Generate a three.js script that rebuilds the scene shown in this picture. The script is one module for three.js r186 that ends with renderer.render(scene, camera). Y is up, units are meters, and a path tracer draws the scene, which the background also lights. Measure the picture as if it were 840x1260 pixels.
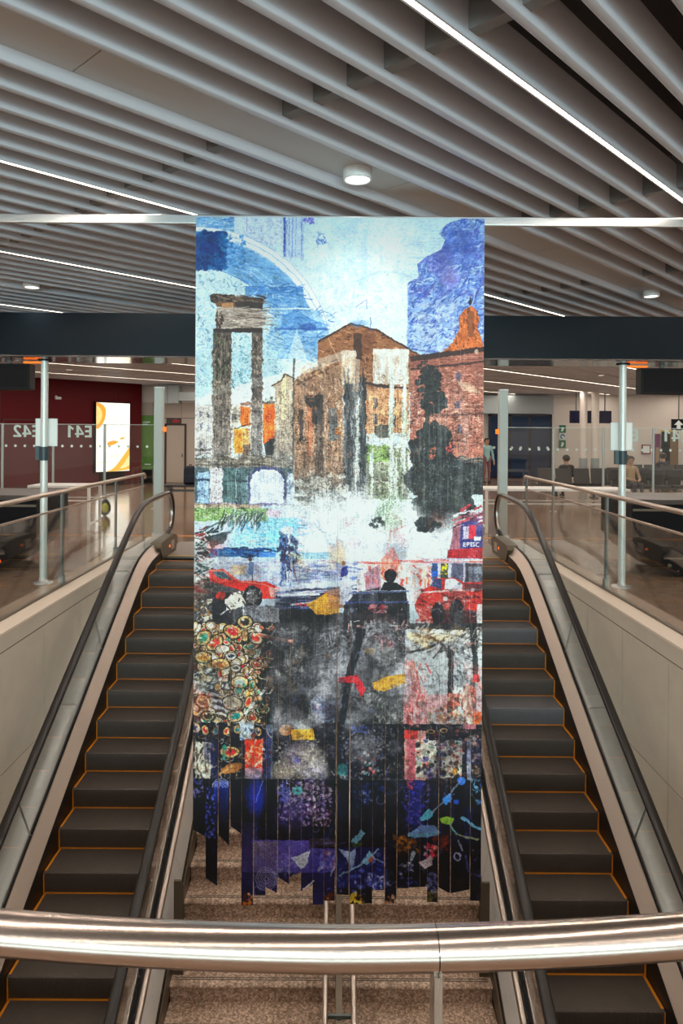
import * as THREE from 'three';
import { mergeGeometries, toCreasedNormals } from 'three/addons/utils/BufferGeometryUtils.js';
import { RectAreaLightUniformsLib } from 'three/addons/lights/RectAreaLightUniformsLib.js';
import { RoundedBoxGeometry } from 'three/addons/geometries/RoundedBoxGeometry.js';
import { TextGeometry } from 'three/addons/geometries/TextGeometry.js';
import { FontLoader } from 'three/addons/loaders/FontLoader.js';
import { MarchingCubes } from 'three/addons/objects/MarchingCubes.js';

// ---------------------------------------------------------------- camera, sky, light, exposure
// world: upper floor is y = 0, x to the right, the stairs run along -z ("d" below is the distance -z from the camera)
const scene = new THREE.Scene();
const EYE = 1.93, F = 860;
const camera = new THREE.PerspectiveCamera(2 * Math.atan(630 / F) * 180 / Math.PI, 840 / 1260, 0.05, 120);
camera.position.set(0, EYE, 0);
camera.rotation.z = 0.4 * Math.PI / 180;
camera.setViewOffset(840, 1260, 8, 97, 840, 1260);
scene.add(camera);
const renderer = new THREE.WebGLRenderer({ antialias: true });
renderer.toneMapping = THREE.LinearToneMapping;
renderer.toneMappingExposure = 1.28;
renderer.shadowMap.enabled = true;
scene.background = new THREE.Color().setRGB(0.75, 0.95, 1.1);      // overcast sky seen through the window wall behind the camera
RectAreaLightUniformsLib.init();
const daylight = new THREE.RectAreaLight(new THREE.Color().setRGB(0.66, 0.98, 1.05), 16, 15, 1.35);   // sky light entering the window wall
daylight.position.set(0, 2.2, 8.7);
daylight.lookAt(0, 2.2, -10);
scene.add(daylight);
const STRIP_LIGHT = 74, STRIP_GLOW = 7, SPOT_LIGHT = 1.2, SPOT_GLOW = 3;
const WARM = new THREE.Color().setRGB(1.0, 0.88, 0.76);

// ---------------------------------------------------------------- helpers
let seed = 7;
const rnd = () => { seed = (seed + 0x6d2b79f5) | 0; let t = Math.imul(seed ^ (seed >>> 15), 1 | seed); t = (t + Math.imul(t ^ (t >>> 7), 61 | t)) ^ t; return ((t ^ (t >>> 14)) >>> 0) / 4294967296; };
const rr = (a, b) => a + (b - a) * rnd();
const names = new Map();
function numbered(name) { const n = names.get(name) || 0; names.set(name, n + 1); return n ? name + '_' + String(n).padStart(3, '0') : name; }
function mesh(name, geo, mat, parent) { const m = new THREE.Mesh(geo, mat); m.name = name; m.castShadow = m.receiveShadow = true; if (parent) parent.add(m); return m; }
function thing(name, label, category, [x, y, z] = [0, 0, 0], group) {
  const o = new THREE.Group(); o.name = numbered(name); o.position.set(x, y, z); scene.add(o);
  o.userData = { label, category }; if (group) o.userData.group = group; return o;
}
function single(name, geo, mat, label, category, group) {
  const o = mesh(numbered(name), geo, mat, scene); o.userData = { label, category }; if (group) o.userData.group = group; return o;
}
function struct(name, label, category, geo, mat) {
  const o = geo ? mesh(name, geo, mat, scene) : new THREE.Group(); o.name = name; if (!geo) scene.add(o);
  o.userData = { kind: 'structure', label, category }; return o;
}
// box from x0..x1, y0..y1, distance d0..d1, uv in metres
function B(x0, x1, y0, y1, d0, d1) {
  const g = new THREE.BoxGeometry(Math.abs(x1 - x0), Math.abs(y1 - y0), Math.abs(d1 - d0));
  g.translate((x0 + x1) / 2, (y0 + y1) / 2, -(d0 + d1) / 2); return metric(g);
}
function metric(g) {
  const p = g.attributes.position, n = g.attributes.normal, uv = new Float32Array(p.count * 2);
  for (let i = 0; i < p.count; i++) {
    const ax = Math.abs(n.getX(i)), ay = Math.abs(n.getY(i)), az = Math.abs(n.getZ(i));
    const [u, v] = ay >= ax && ay >= az ? [p.getX(i), p.getZ(i)] : ax >= az ? [p.getZ(i), p.getY(i)] : [p.getX(i), p.getY(i)];
    uv[2 * i] = u; uv[2 * i + 1] = v;
  }
  g.setAttribute('uv', new THREE.BufferAttribute(uv, 2)); return g;
}
function RB(x0, x1, y0, y1, d0, d1, r = 0.01) { const g = new RoundedBoxGeometry(Math.abs(x1 - x0), Math.abs(y1 - y0), Math.abs(d1 - d0), 2, r); g.translate((x0 + x1) / 2, (y0 + y1) / 2, -(d0 + d1) / 2); return g; }
function cyl(x, d, y0, y1, r, seg = 20, r2 = r) { const g = new THREE.CylinderGeometry(r2, r, y1 - y0, seg); g.translate(x, (y0 + y1) / 2, -d); return g; }
function tube(pts, r, seg = 48, rad = 10, closed = false) { return new THREE.TubeGeometry(new THREE.CatmullRomCurve3(pts.map((p) => new THREE.Vector3(...p)), closed, 'catmullrom', 0.5), seg, r, rad, closed); }
const merge = (list) => mergeGeometries(list.map((g) => (g.index ? g.toNonIndexed() : g)), false);
// sweep: a closed or open profile [[x, n], ...] carried along a path [[d, y], ...] lying in a plane x = const
function sweep(path, profile, closed = true) {
  const pos = [], uv = [], P = path.length, Q = profile.length, rows = [];
  let run = 0;
  for (let i = 0; i < P; i++) {
    const a = path[Math.max(0, i - 1)], b = path[Math.min(P - 1, i + 1)], L = Math.hypot(b[0] - a[0], b[1] - a[1]) || 1;
    const td = (b[0] - a[0]) / L, ty = (b[1] - a[1]) / L;
    if (i) run += Math.hypot(path[i][0] - path[i - 1][0], path[i][1] - path[i - 1][1]);
    rows.push([profile.map(([x, n]) => [x, path[i][1] + n * td, -(path[i][0] - n * ty)]), run]);
  }
  const per = [0]; for (let j = 1; j <= Q; j++) per.push(per[j - 1] + Math.hypot(profile[j % Q][0] - profile[j - 1][0], profile[j % Q][1] - profile[j - 1][1]));
  for (let i = 0; i < P - 1; i++) for (let j = 0; j < (closed ? Q : Q - 1); j++) {
    const k = (j + 1) % Q, [A, ra] = rows[i], [C, rc] = rows[i + 1];
    pos.push(...A[j], ...A[k], ...C[k], ...A[j], ...C[k], ...C[j]);
    uv.push(per[j], ra, per[j + 1], ra, per[j + 1], rc, per[j], ra, per[j + 1], rc, per[j], rc);
  }
  if (closed) for (const [R, flip] of [[rows[0][0], 1], [rows[P - 1][0], 0]]) for (let j = 1; j < Q - 1; j++) {
    const t = flip ? [R[0], R[j + 1], R[j]] : [R[0], R[j], R[j + 1]];
    for (const v of t) { pos.push(...v); uv.push(v[0], v[1]); }
  }
  const g = new THREE.BufferGeometry();
  g.setAttribute('position', new THREE.Float32BufferAttribute(pos, 3)); g.setAttribute('uv', new THREE.Float32BufferAttribute(uv, 2));
  g.computeVertexNormals(); return toCreasedNormals(g, 0.6);
}
// plate: a polygon in the (d, y) plane given thickness x0..x1
function plate(poly, x0, x1) {
  const s = new THREE.Shape(poly.map(([d, y]) => new THREE.Vector2(d, y)));
  const g = new THREE.ExtrudeGeometry(s, { depth: Math.abs(x1 - x0), bevelEnabled: false, curveSegments: 4 });
  const m = new THREE.Matrix4().set(0, 0, 1, Math.min(x0, x1), 0, 1, 0, 0, -1, 0, 0, 0, 0, 0, 0, 1); g.applyMatrix4(m); return g;
}
const ring = (r, n = 12, x = 0, y = 0, sx = 1, sy = 1) => Array.from({ length: n }, (_, i) => [x + sx * r * Math.cos(i / n * 2 * Math.PI), y + sy * r * Math.sin(i / n * 2 * Math.PI)]);

// ---------------------------------------------------------------- textures and materials
function noiseTex(size, f, color = true) {
  const data = new Uint8Array(size * size * 4);
  for (let y = 0; y < size; y++) for (let x = 0; x < size; x++) { const c = f(x, y), i = (y * size + x) * 4; for (let k = 0; k < 3; k++) data[i + k] = Math.max(0, Math.min(255, Array.isArray(c) ? c[k] : c)); data[i + 3] = 255; }
  const t = new THREE.DataTexture(data, size, size); t.wrapS = t.wrapT = THREE.RepeatWrapping; t.magFilter = THREE.LinearFilter; if (color) t.colorSpace = THREE.SRGBColorSpace; t.needsUpdate = true; return t;
}
function lattice(n) { const a = new Float32Array(n * n); for (let i = 0; i < n * n; i++) a[i] = rnd(); return (x, y) => { const xi = Math.floor(x), yi = Math.floor(y), fx = x - xi, fy = y - yi, s = (t) => t * t * (3 - 2 * t), g = (i, j) => a[((j % n + n) % n) * n + (i % n + n) % n]; const u = s(fx), v = s(fy); return (g(xi, yi) * (1 - u) + g(xi + 1, yi) * u) * (1 - v) + (g(xi, yi + 1) * (1 - u) + g(xi + 1, yi + 1) * u) * v; }; }
const l8 = lattice(8), l32 = lattice(32), l128 = lattice(128);
const granite = (base, amp) => noiseTex(512, (x, y) => { const s = rnd(), n = (l128(x / 4, y / 4) - .5) * amp + (l8(x / 64, y / 64) - .5) * amp * .35 + (s > .93 ? 40 : s < .09 ? -45 : 0) * amp / 60; return base.map((c) => c + n); });
const speckBrown = granite([196, 172, 154], 110), speckFloor = granite([142, 120, 104], 26);
speckBrown.repeat.set(.55, .55); speckFloor.repeat.set(1.2, 1.2);
const brushTex = noiseTex(256, (x, y) => 222 + (l128(x / 2, y / 64) - .5) * 50 + (l32(x / 8, y / 8) - .5) * 16, false);
const wearTex = noiseTex(256, (x, y) => { const v = 232 + (l8(x / 32, y / 32) - .5) * 8 + (l128(x / 2, y / 2) - .5) * 8; return [v, v * .98, v * .96]; });
const rgb = (r, g, b) => new THREE.Color().setRGB(r, g, b);
const std = (c, roughness = .6, metalness = 0, o = {}) => new THREE.MeshStandardMaterial({ color: c, roughness, metalness, ...o });
const M = {
  slat: std(rgb(.585, .57, .60), .34), board: std(rgb(.54, .515, .49), .5), plenum: std(rgb(.05, .045, .04), .9), carrier: std(rgb(.22, .21, .20), .7),
  beam: new THREE.MeshPhysicalMaterial({ color: rgb(.008, .013, .018), roughness: .3, specularIntensity: .2 }), 
  alu: std(rgb(.74, .74, .73), .3, 1), steel: std(rgb(.62, .60, .57), .3, 1, { roughnessMap: brushTex }), steelRough: std(rgb(.66, .67, .67), .5, 1, { roughnessMap: brushTex }),
  railSteel: std(rgb(.56, .46, .40), .22, 1), trimSteel: std(rgb(.60, .50, .44), .34, 1), deckSteel: std(rgb(.60, .50, .44), .45, 1, { roughnessMap: brushTex }),
  bronze: std(rgb(.16, .13, .095), .4, .7), darkSteel: std(rgb(.14, .16, .155), .4, .6), greenSteel: std(rgb(.42, .48, .47), .4, .5),
  black: new THREE.MeshPhysicalMaterial({ color: rgb(.006, .006, .007), roughness: .5, specularIntensity: .4 }), blackGloss: new THREE.MeshPhysicalMaterial({ color: rgb(.006, .007, .009), roughness: .25, specularIntensity: .3 }), sideSteel: std(rgb(.88, .90, .90), .35, 0, { roughnessMap: brushTex }), skirt: std(rgb(.012, .011, .011), .35), rubber: std(rgb(.014, .0105, .0095), .34),
  step: std(rgb(.135, .113, .10), .45, .1, { map: wearTex }), stepPale: std(rgb(.22, .22, .24), .45, .1, { map: wearTex }), orange: std(rgb(.70, .24, .012), .5),
  panel: std(rgb(.74, .66, .56), .42, 0, { map: wearTex }), coping: std(rgb(.76, .62, .51), .4), joint: std(rgb(.08, .07, .06), .8),
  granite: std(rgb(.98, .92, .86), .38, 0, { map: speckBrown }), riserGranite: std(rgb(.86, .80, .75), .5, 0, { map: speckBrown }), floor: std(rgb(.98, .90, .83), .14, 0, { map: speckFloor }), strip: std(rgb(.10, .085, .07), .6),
  glass: new THREE.MeshPhysicalMaterial({ color: rgb(.965, .985, .98), roughness: .02, transmission: 1, thickness: 0, ior: 1.5 }),
  glassDark: new THREE.MeshPhysicalMaterial({ color: rgb(.01, .03, .075), roughness: .08 }),
  white: std(rgb(.78, .76, .73), .45), paper: std(rgb(.80, .86, .84), .7), letter: std(rgb(.66, .80, .78), .6), pole: std(rgb(.62, .68, .65), .34, .25),
  red: new THREE.MeshPhysicalMaterial({ color: rgb(.105, .002, .005), roughness: .5, specularIntensity: .4 }), redDark: std(rgb(.07, .002, .004), .5), beige: std(rgb(.52, .43, .36), .5), beigeLight: std(rgb(.74, .67, .61), .6), grey: std(rgb(.34, .38, .39), .5),
  green: std(rgb(.10, .26, .03), .5), signGreen: std(rgb(.02, .16, .07), .5), navy: std(rgb(.012, .012, .03), .25), seat: std(rgb(.035, .034, .036), .5), magenta: std(rgb(.16, .02, .10), .5), yellow: std(rgb(.75, .42, .02), .5),
  lamp: std(rgb(.8, .16, .01), .4, 0, { emissive: rgb(1, .16, .01), emissiveIntensity: 1.0 }), redSign: std(rgb(.5, .01, .015), .5),
  stripGlow: std(rgb(.9, .88, .82), .5, 0, { emissive: rgb(1, .86, .66), emissiveIntensity: STRIP_GLOW }), spotGlow: std(rgb(.9, .9, .88), .5, 0, { emissive: rgb(1, .96, .9), emissiveIntensity: SPOT_GLOW }),
  landing: std(rgb(.24, .20, .17), .4, .3), wood: std(rgb(.20, .12, .06), .5), skin: std(rgb(.42, .24, .16), .6), hair: std(rgb(.02, .014, .01), .6), charcoal: std(rgb(.02, .02, .024), .8), rose: std(rgb(.42, .07, .07), .8), denim: std(rgb(.035, .05, .11), .8), paleCloth: std(rgb(.35, .52, .52), .8), tan: std(rgb(.35, .24, .15), .8),
};
// ================================================================ the setting
const VOID = 3.05, LOW = -4.6, REAR = 9, FAR = 31, LEFT = -14, RIGHT = 16;      // stairwell half width, lower floor, rear window wall (behind the camera), far and side walls
const K = 1.76, CEIL = EYE + K, TOP = 4.35;                                     // slat undersides, slab above

// ---- floors
const lower = struct('floor', 'granite floor of the lower level below the stairs', 'floor', B(-VOID - .1, VOID + .1, LOW - .2, LOW, -2, 12.5), M.floor);
const upper = struct('floor_upper', 'polished brown stone floor of the upper level', 'floor');
mesh('slab', B(LEFT, -VOID - .21, -.4, -.02, -REAR, FAR), M.joint, upper);
mesh('slab', B(VOID + .21, RIGHT, -.4, -.02, -REAR, FAR), M.joint, upper);
mesh('slab', B(-VOID - .21, VOID + .21, -.4, -.02, 10.95, FAR), M.joint, upper);
mesh('slab', B(-VOID - .21, VOID + .21, -.4, -.001, -REAR, 1.15), M.floor, upper);
{
  const tile = 0.9, geos = new Map();
  const tileGeo = (w, d) => { const k = w.toFixed(3) + '_' + d.toFixed(3); if (!geos.has(k)) geos.set(k, metric(new THREE.BoxGeometry(w, .02, d))); return geos.get(k); };
  const put = (x0, x1, d0, d1) => { const m = mesh('tile', tileGeo(x1 - x0 - .006, d1 - d0 - .006), M.floor, upper); m.position.set((x0 + x1) / 2, -.0105, -(d0 + d1) / 2); };
  for (let d = 10.95; d < 17; d += tile) for (let x = -4.5; x < 4.4; x += tile) put(x, x + tile, d, d + tile);
  for (const s of [-1, 1]) for (let d = 3.75; d < 10.9; d += tile) for (const [a, b] of [[3.26, 4.16], [4.16, 5.06], [5.06, 5.96]]) put(Math.min(s * a, s * b), Math.max(s * a, s * b), d, Math.min(d + tile, 10.95));
  const big = (x0, x1, d0, d1) => mesh('paving', B(x0, x1, -.02, -.0005, d0, d1), M.floor, upper);
  const dEnd = 10.95 + 7 * tile;
  big(LEFT, -4.503, 10.95, dEnd); big(4.503, RIGHT, 10.95, dEnd); big(LEFT, RIGHT, dEnd + .003, FAR);
  big(LEFT, -5.965, -REAR, 10.945); big(5.965, RIGHT, -REAR, 10.945); big(-5.96, -3.26, -REAR, 3.745); big(3.26, 5.96, -REAR, 3.745);
  mesh('yellow_line', B(-3.0, 3.0, 0, .003, 12.95, 13.03), M.orange, upper);
  mesh('slab_edge', B(-1.4, 1.4, -.4, -.022, 10.87, 10.95), M.granite, upper);
}
// ---- stairwell side walls with their panels
for (const s of [-1, 1]) {
  const w = struct(s < 0 ? 'wall_left' : 'wall_right', s < 0 ? 'beige panelled stairwell wall beside the left escalator' : 'beige panelled stairwell wall beside the right escalator', 'wall');
  const X = (a, b) => [Math.min(s * a, s * b), Math.max(s * a, s * b)];
  mesh('core', B(...X(VOID + .004, VOID + .21), LOW, -.02, -2, 12.4), M.joint, w);
  mesh('fascia', B(...X(VOID, VOID + .03), -.108, .05, 1.15, 12.4), M.panel, w);
  mesh('coping', B(...X(VOID - .012, VOID + .235), .05, .072, 1.15, 12.4), M.coping, w);
  mesh('coping_back', B(...X(VOID + .19, VOID + .21), -.01, .05, 1.15, 12.4), M.panel, w);
  mesh('end_face', B(...X(VOID, VOID + .21), -.02, .05, 12.4, 12.42), M.panel, w);
  const g = metric(new THREE.BoxGeometry(.022, 1.119, 1.011));
  for (let r = 0; r < 4; r++) for (let c = 0; c < 11; c++) {
    const m = mesh('panel', g, M.panel, w), d0 = 1.26 + c * 1.02;
    m.position.set(s * (VOID + .011), -.114 - .565 - r * 1.128, -(d0 + .51));
  }
}
// ---- shell
struct('wall_side_left', 'pale wall closing the hall on the left', 'wall', B(LEFT - .2, LEFT, -.4, TOP, -REAR, FAR), M.beigeLight);
struct('wall_side_right', 'pale wall closing the hall on the right', 'wall', B(RIGHT, RIGHT + .2, -.4, TOP, -REAR, FAR), M.beigeLight);
struct('wall_far', 'pale far wall of the departure hall', 'wall', B(LEFT - .2, RIGHT + .2, -.4, TOP, FAR, FAR + .2), M.beigeLight);
struct('wall_stair_end', 'wall closing the stairwell under the upper floor', 'wall', B(-VOID - .2, VOID + .2, LOW, -.4, 12.4, 12.6), M.panel);
struct('wall_stair_front', 'wall closing the stairwell below the balcony', 'wall', B(-VOID - .2, VOID + .2, LOW, -.4, -2.2, -2), M.panel);
{
  const w = struct('wall_window', 'window wall behind the viewer letting in cool daylight', 'wall');
  mesh('spandrel', B(LEFT - .2, RIGHT + .2, -.4, 1.5, -REAR - .2, -REAR), M.beigeLight, w);
  mesh('lintel', B(LEFT - .2, RIGHT + .2, 2.9, TOP, -REAR - .2, -REAR), M.beigeLight, w);
  mesh('pier', B(LEFT - .2, -7.6, 1.5, 2.9, -REAR - .2, -REAR), M.beigeLight, w);
  mesh('pier', B(7.6, RIGHT + .2, 1.5, 2.9, -REAR - .2, -REAR), M.beigeLight, w);
  for (let x = -7.6; x <= 7.61; x += 1.9) mesh('mullion', B(x - .04, x + .04, 1.5, 2.9, -REAR - .12, -REAR - .04), M.darkSteel, w);
}
// ---- ceiling: slats running diagonally over the hall
const TAN = .96, CO = 1 / Math.hypot(1, TAN), SI = TAN * CO;                    // slat direction: (SI to the right, CO away)
const along = (p, q) => [-CO * p + SI * q, SI * p + CO * q];                    // p across the slats, q along them -> [x, d]
function clipQ(p, x0 = LEFT, x1 = RIGHT, d0 = -REAR, d1 = FAR) {
  const q = [(x0 + CO * p) / SI, (x1 + CO * p) / SI], r = [(d0 - SI * p) / CO, (d1 - SI * p) / CO];
  return [Math.max(q[0], r[0]), Math.min(q[1], r[1])];
}
const ceiling = struct('ceiling', 'grey metal slat ceiling running diagonally across the hall', 'ceiling');
mesh('slab', B(LEFT - .2, RIGHT + .2, TOP, TOP + .15, -REAR - .2, FAR + .2), M.plenum, ceiling);
const slatSection = [];
{ // 5 cm wide, 21 cm deep blade with rounded lower edges
  const w = .05, h = .21, r = .009;
  for (let i = 0; i <= 5; i++) { const a = Math.PI + i / 5 * Math.PI / 2; slatSection.push([r + r * Math.cos(a), r + r * Math.sin(a)]); }
  for (let i = 0; i <= 3; i++) { const a = 1.5 * Math.PI + i / 3 * Math.PI / 2; slatSection.push([w - .008 + .008 * Math.cos(a), .008 + .008 * Math.sin(a)]); }
  slatSection.push([w, h], [0, h]);
}
// local frame of a slat: x = -p, y up, z = -q
const flip = (section) => section.map(([x, n]) => [-x, n]).reverse();
function slatGeo(len, section = slatSection) { return sweep([[0, 0], [len, 0]], flip(section)); }
function placeAlong(o, p, q, y) { const [x, d] = along(p, q); o.position.set(x, y, -d); o.rotation.y = 0; o.matrixAutoUpdate = true; o.quaternion.setFromRotationMatrix(new THREE.Matrix4().makeBasis(new THREE.Vector3(CO, 0, SI), new THREE.Vector3(0, 1, 0), new THREE.Vector3(-SI, 0, CO))); return o; }
const strips = [], boards = [], slatAt = [];
for (let m = -3; m <= 4; m++) {
  const o = 3.05 * m;
  strips.push(.985 + o, 2.68 + o);
  for (const v of [1.121, 1.263, 1.405, 1.547, 1.689]) slatAt.push(v + o);
  boards.push([1.689 + o + .028, 1.955 + o]);
  for (const v of [1.955, 2.10, 2.245, 2.39, 2.535]) slatAt.push(v + o);
  for (let i = 1; i < 9; i++) slatAt.push(2.68 + .1506 * i + o);
}
for (const v of slatAt) {
  const p = v * K, [q0, q1] = clipQ(p);
  if (q1 - q0 < .6) continue;
  placeAlong(mesh('slat', slatGeo(q1 - q0 - .1), M.slat, ceiling), p, q0 + .05, CEIL);
}
for (const [a, b] of boards) {
  const pm = (a + b) / 2 * K, [q0, q1] = clipQ(pm, LEFT + .3, RIGHT - .3, -REAR + .3, FAR - .3), w = (b - a) * K;
  if (q1 - q0 < 1) continue;
  for (let q = q0; q < q1 - .05; q += 2.4) { const L = Math.min(2.4, q1 - q) - .008; placeAlong(mesh('board', metric(new THREE.BoxGeometry(w, .03, L).translate(0, .085, -L / 2)), M.board, ceiling), pm, q, CEIL); }
}
for (let q = -16.36; q < 34; q += 2.72) { // carriers above the slats, square to them
  const ps = [(LEFT - SI * q) / -CO, (RIGHT - SI * q) / -CO].sort((a, b) => a - b), pd = [(-REAR - CO * q) / SI, (FAR - CO * q) / SI].sort((a, b) => a - b);
  const p0 = Math.max(ps[0], pd[0]) + .2, p1 = Math.min(ps[1], pd[1]) - .2; if (p1 - p0 < 1) continue;
  placeAlong(mesh('carrier', new THREE.BoxGeometry(p1 - p0, .06, .10).translate(-(p1 - p0) / 2, .245, 0), M.carrier, ceiling), p0, q, CEIL);
}
// dark spacers clipped between neighbouring slats
{
  const all = [...slatAt, ...strips].sort((a, b) => a - b);
  for (const q of [-.04, 2.68, 5.4, 8.12]) for (let i = 0; i < all.length - 1; i++) {
    const a = all[i] * K + .05, b = all[i + 1] * K; if (a < -.2 || b > 8 || b - a > .3) continue;
    placeAlong(mesh('spacer', new THREE.BoxGeometry(b - a, .17, .07).translate(-(b - a) / 2, .125, 0), M.carrier, ceiling), a, q, CEIL);
  }
}
// ---- linear lights between the slats
const ordinal = ['nearest', 'second', 'third', 'fourth', 'fifth', 'sixth', 'seventh', 'eighth', 'ninth'];
let stripNo = 0;
function stripEnds(p) { // a strip stops short of the beige wall where it would meet it
  const [a, b] = clipQ(p, LEFT + .5, RIGHT - .5, -REAR + .5, FAR - .5), hit = (26.4 - SI * p) / CO, xx = along(p, hit)[0];
  return [a, xx > -8.8 && xx < -1.2 ? Math.min(b, hit) : b];
}
strips.sort((a, b) => a - b).forEach((v) => {
  const p = v * K, [q0, q1] = stripEnds(p), L = q1 - q0;
  if (L < 2 || v > 13) return;
  const seen = v > .5, label = seen ? `${ordinal[stripNo]} warm white strip light between the ceiling slats counting back from the stair top` .replace('nearest warm', 'nearest long warm') : 'warm white strip light in the ceiling behind the viewer';
  if (seen) stripNo++;
  const t = thing('strip_light', label.replace(' counting back from the stair top', ', counted from the viewer'), 'light', [0, 0, 0], seen ? 'strip lights over the stairs' : 'strip lights behind the viewer');
  placeAlong(t, p, q0, CEIL);
  mesh('housing', sweep([[0, 0], [L, 0]], flip([[0, 0], [.011, 0], [.011, .012], [.039, .012], [.039, 0], [.05, 0], [.05, .21], [0, .21]])), M.slat, t);
  mesh('diffuser', sweep([[0, 0], [L, 0]], flip([[.012, 0], [.038, 0], [.038, .011], [.012, .011]])), M.stripGlow, t);
  const light = new THREE.RectAreaLight(WARM, STRIP_LIGHT, .026, L);
  const [x, d] = along(p + .025, q0 + L / 2);
  light.position.set(x, CEIL - .006, -d); light.up.set(SI, 0, -CO); light.lookAt(x, 0, -d); scene.add(light);
});
// ---- round downlights on the flat boards
{
  const rim = new THREE.LatheGeometry([[.098, .075], [.1, .07], [.1, .004], [.097, 0], [.088, 0], [.086, .006], [.082, .02]].map(([a, b]) => new THREE.Vector2(a, b)), 32);
  const disc = new THREE.CylinderGeometry(.083, .083, .006, 28).translate(0, .018, 0);
  const out = 'round white downlight on a ceiling board out of the picture';
  const where = [[0, 0, 'round white downlight on the flat ceiling board above the hanging banner'], [0, 1, 'small round downlight on the flat ceiling board right of the banner'], [1, 0, 'small round downlight on the flat ceiling board at the left edge'], [1, 3, 'tiny round downlight seen below the dark beam right of the banner'], [1, 4, 'tiny round downlight below the dark beam beside the right hanging display'], [3, 1, 'tiny round downlight seen below the dark beam above the red wall'],
    [0, -1, out], [1, -1, out], [-1, 0, out], [0, 2, out], [1, 1, out]];
  for (const [b, n, label] of where) {
    const p = (1.85 + 3.05 * b) * K, q = 3.6 + 5.56 * n, [x, d] = along(p, q);
    const t = thing('downlight', label, 'light', [x, CEIL - .005, -d], 'round downlights');
    mesh('rim', rim, M.white, t); mesh('lens', disc, M.spotGlow, t);
    const s = new THREE.SpotLight(rgb(1, .93, .84), SPOT_LIGHT, 0, 1.05, .7); s.position.set(x, CEIL - .012, -d); s.target.position.set(x, 0, -d); s.castShadow = true; s.shadow.radius = 3; scene.add(s, s.target);
  }
}
// ---- dark cross beam
{
  const b = struct('beam_dark', 'dark glossy beam crossing the hall behind the banner', 'beam');
  mesh('front_face', B(LEFT, RIGHT, 2.88, 3.39, 8.72, 8.76), M.beam, b);
  mesh('soffit', B(LEFT, RIGHT, 2.86, 2.88, 8.72, 9.5), std(rgb(.10, .09, .085), .12, .6), b);
  mesh('back_face', B(LEFT, RIGHT, 2.88, 3.39, 9.46, 9.5), M.beam, b);
  mesh('top_face', B(LEFT, RIGHT, 3.39, 3.41, 8.72, 9.5), M.beam, b);
}
// ================================================================ stairs
{
  const st = thing('staircase', 'brown speckled granite staircase between the two escalators', 'stairs', [0, LOW, -3]);
  const n = 27, rise = .165, run = .286, W = 1.385;
  const nose = []; for (let i = 0; i <= 5; i++) { const a = Math.PI / 2 - i / 5 * Math.PI; nose.push([.02 * Math.cos(a), -.02 + .02 * Math.sin(a)]); }
  const treadPoly = [...nose.map(([a, b]) => [-a, b]), [run + .03, -.04], [run + .03, 0]];
  const treadG = metric(plate(treadPoly, -W, W)), riserG = B(-W, W, -rise - .001, -.04, .012, .03), gripG = B(-W + .03, W - .03, -.001, .0015, .035, .043), gripG2 = B(-W + .03, W - .03, -.001, .0015, .058, .066);
  for (let j = 1; j <= n; j++) {
    const g = new THREE.Group(); g.name = 'step'; g.position.set(0, -rise * j - LOW, -(10.87 - run * j) + 3); st.add(g);
    mesh('tread', treadG, M.granite, g); mesh('riser', riserG, M.riserGranite, g); mesh('grip_strip', gripG, M.strip, g); mesh('grip_strip', gripG2, M.strip, g);
  }
  const line = (d) => (d - 10.87) * rise / run;
  for (const s of [-1, 1]) {
    const k = mesh('skirting', plate([[3.1, line(3.1) - .1], [10.87, -.1], [10.87, .16], [3.1, line(3.1) + .16]], s * 1.387, s * 1.40), M.bronze, st); k.position.set(0, -LOW, 3);
  }
  const un = mesh('stringer', plate([[3.1, line(3.1) - .35], [10.9, -.35], [10.9, -.21], [3.1, line(3.1) - .21]], -1.38, 1.38), M.joint, st); un.position.set(0, -LOW, 3);
  // double centre handrail with its divider plate
  const c = thing('centre_handrail', 'double brushed metal handrail running down the middle of the stairs', 'handrail', [0, LOW, -3]);
  const put = (o) => { o.position.set(0, -LOW, 3); return o; };
  const path = [[3.3, line(3.3)], [10.6, line(10.6)]];
  for (const x of [-.045, .17]) put(mesh('rail', sweep(path.map(([d, y]) => [d, y + .9]), ring(.022, 16, x)), M.trimSteel, c));
  put(mesh('divider', sweep(path.map(([d, y]) => [d, y + .42]), [[.035, -.38], [.085, -.38], [.085, .38], [.035, .38]]), M.bronze, c));
  for (const d of [3.6, 5.2, 6.8, 8.4, 10.0]) { put(mesh('post', B(.045, .075, line(d) - .02, line(d) + .86, d - .02, d + .02), M.darkSteel, c)); put(mesh('bracket', B(-.045, .17, line(d) + .85, line(d) + .875, d - .012, d + .012), M.darkSteel, c)); }
  // two bronze plate posts at the stair edges
  for (const s of [-1, 1]) {
    const d = 6.12, y0 = line(6.0) - .06, o = thing('stair_post', s < 0 ? 'dark bronze plate post with cut corner on the left edge of the stairs' : 'dark bronze plate post with cut corner on the right edge of the stairs', 'post', [s * 1.335, y0, -d], 'plate posts on the stair edges');
    const sh = new THREE.Shape([[-.04, 0], [.04, 0], [.04, .83], [.012, .88], [-.04, .88]].map(([a, b]) => new THREE.Vector2(-s * a, b)));
    mesh('plate', new THREE.ExtrudeGeometry(sh, { depth: .02, bevelEnabled: true, bevelSize: .003, bevelThickness: .003, bevelSegments: 1 }), M.bronze, o);
    mesh('foot', new THREE.BoxGeometry(.09, .06, .14).translate(0, .03, -.02), M.bronze, o);
  }
}
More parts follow.
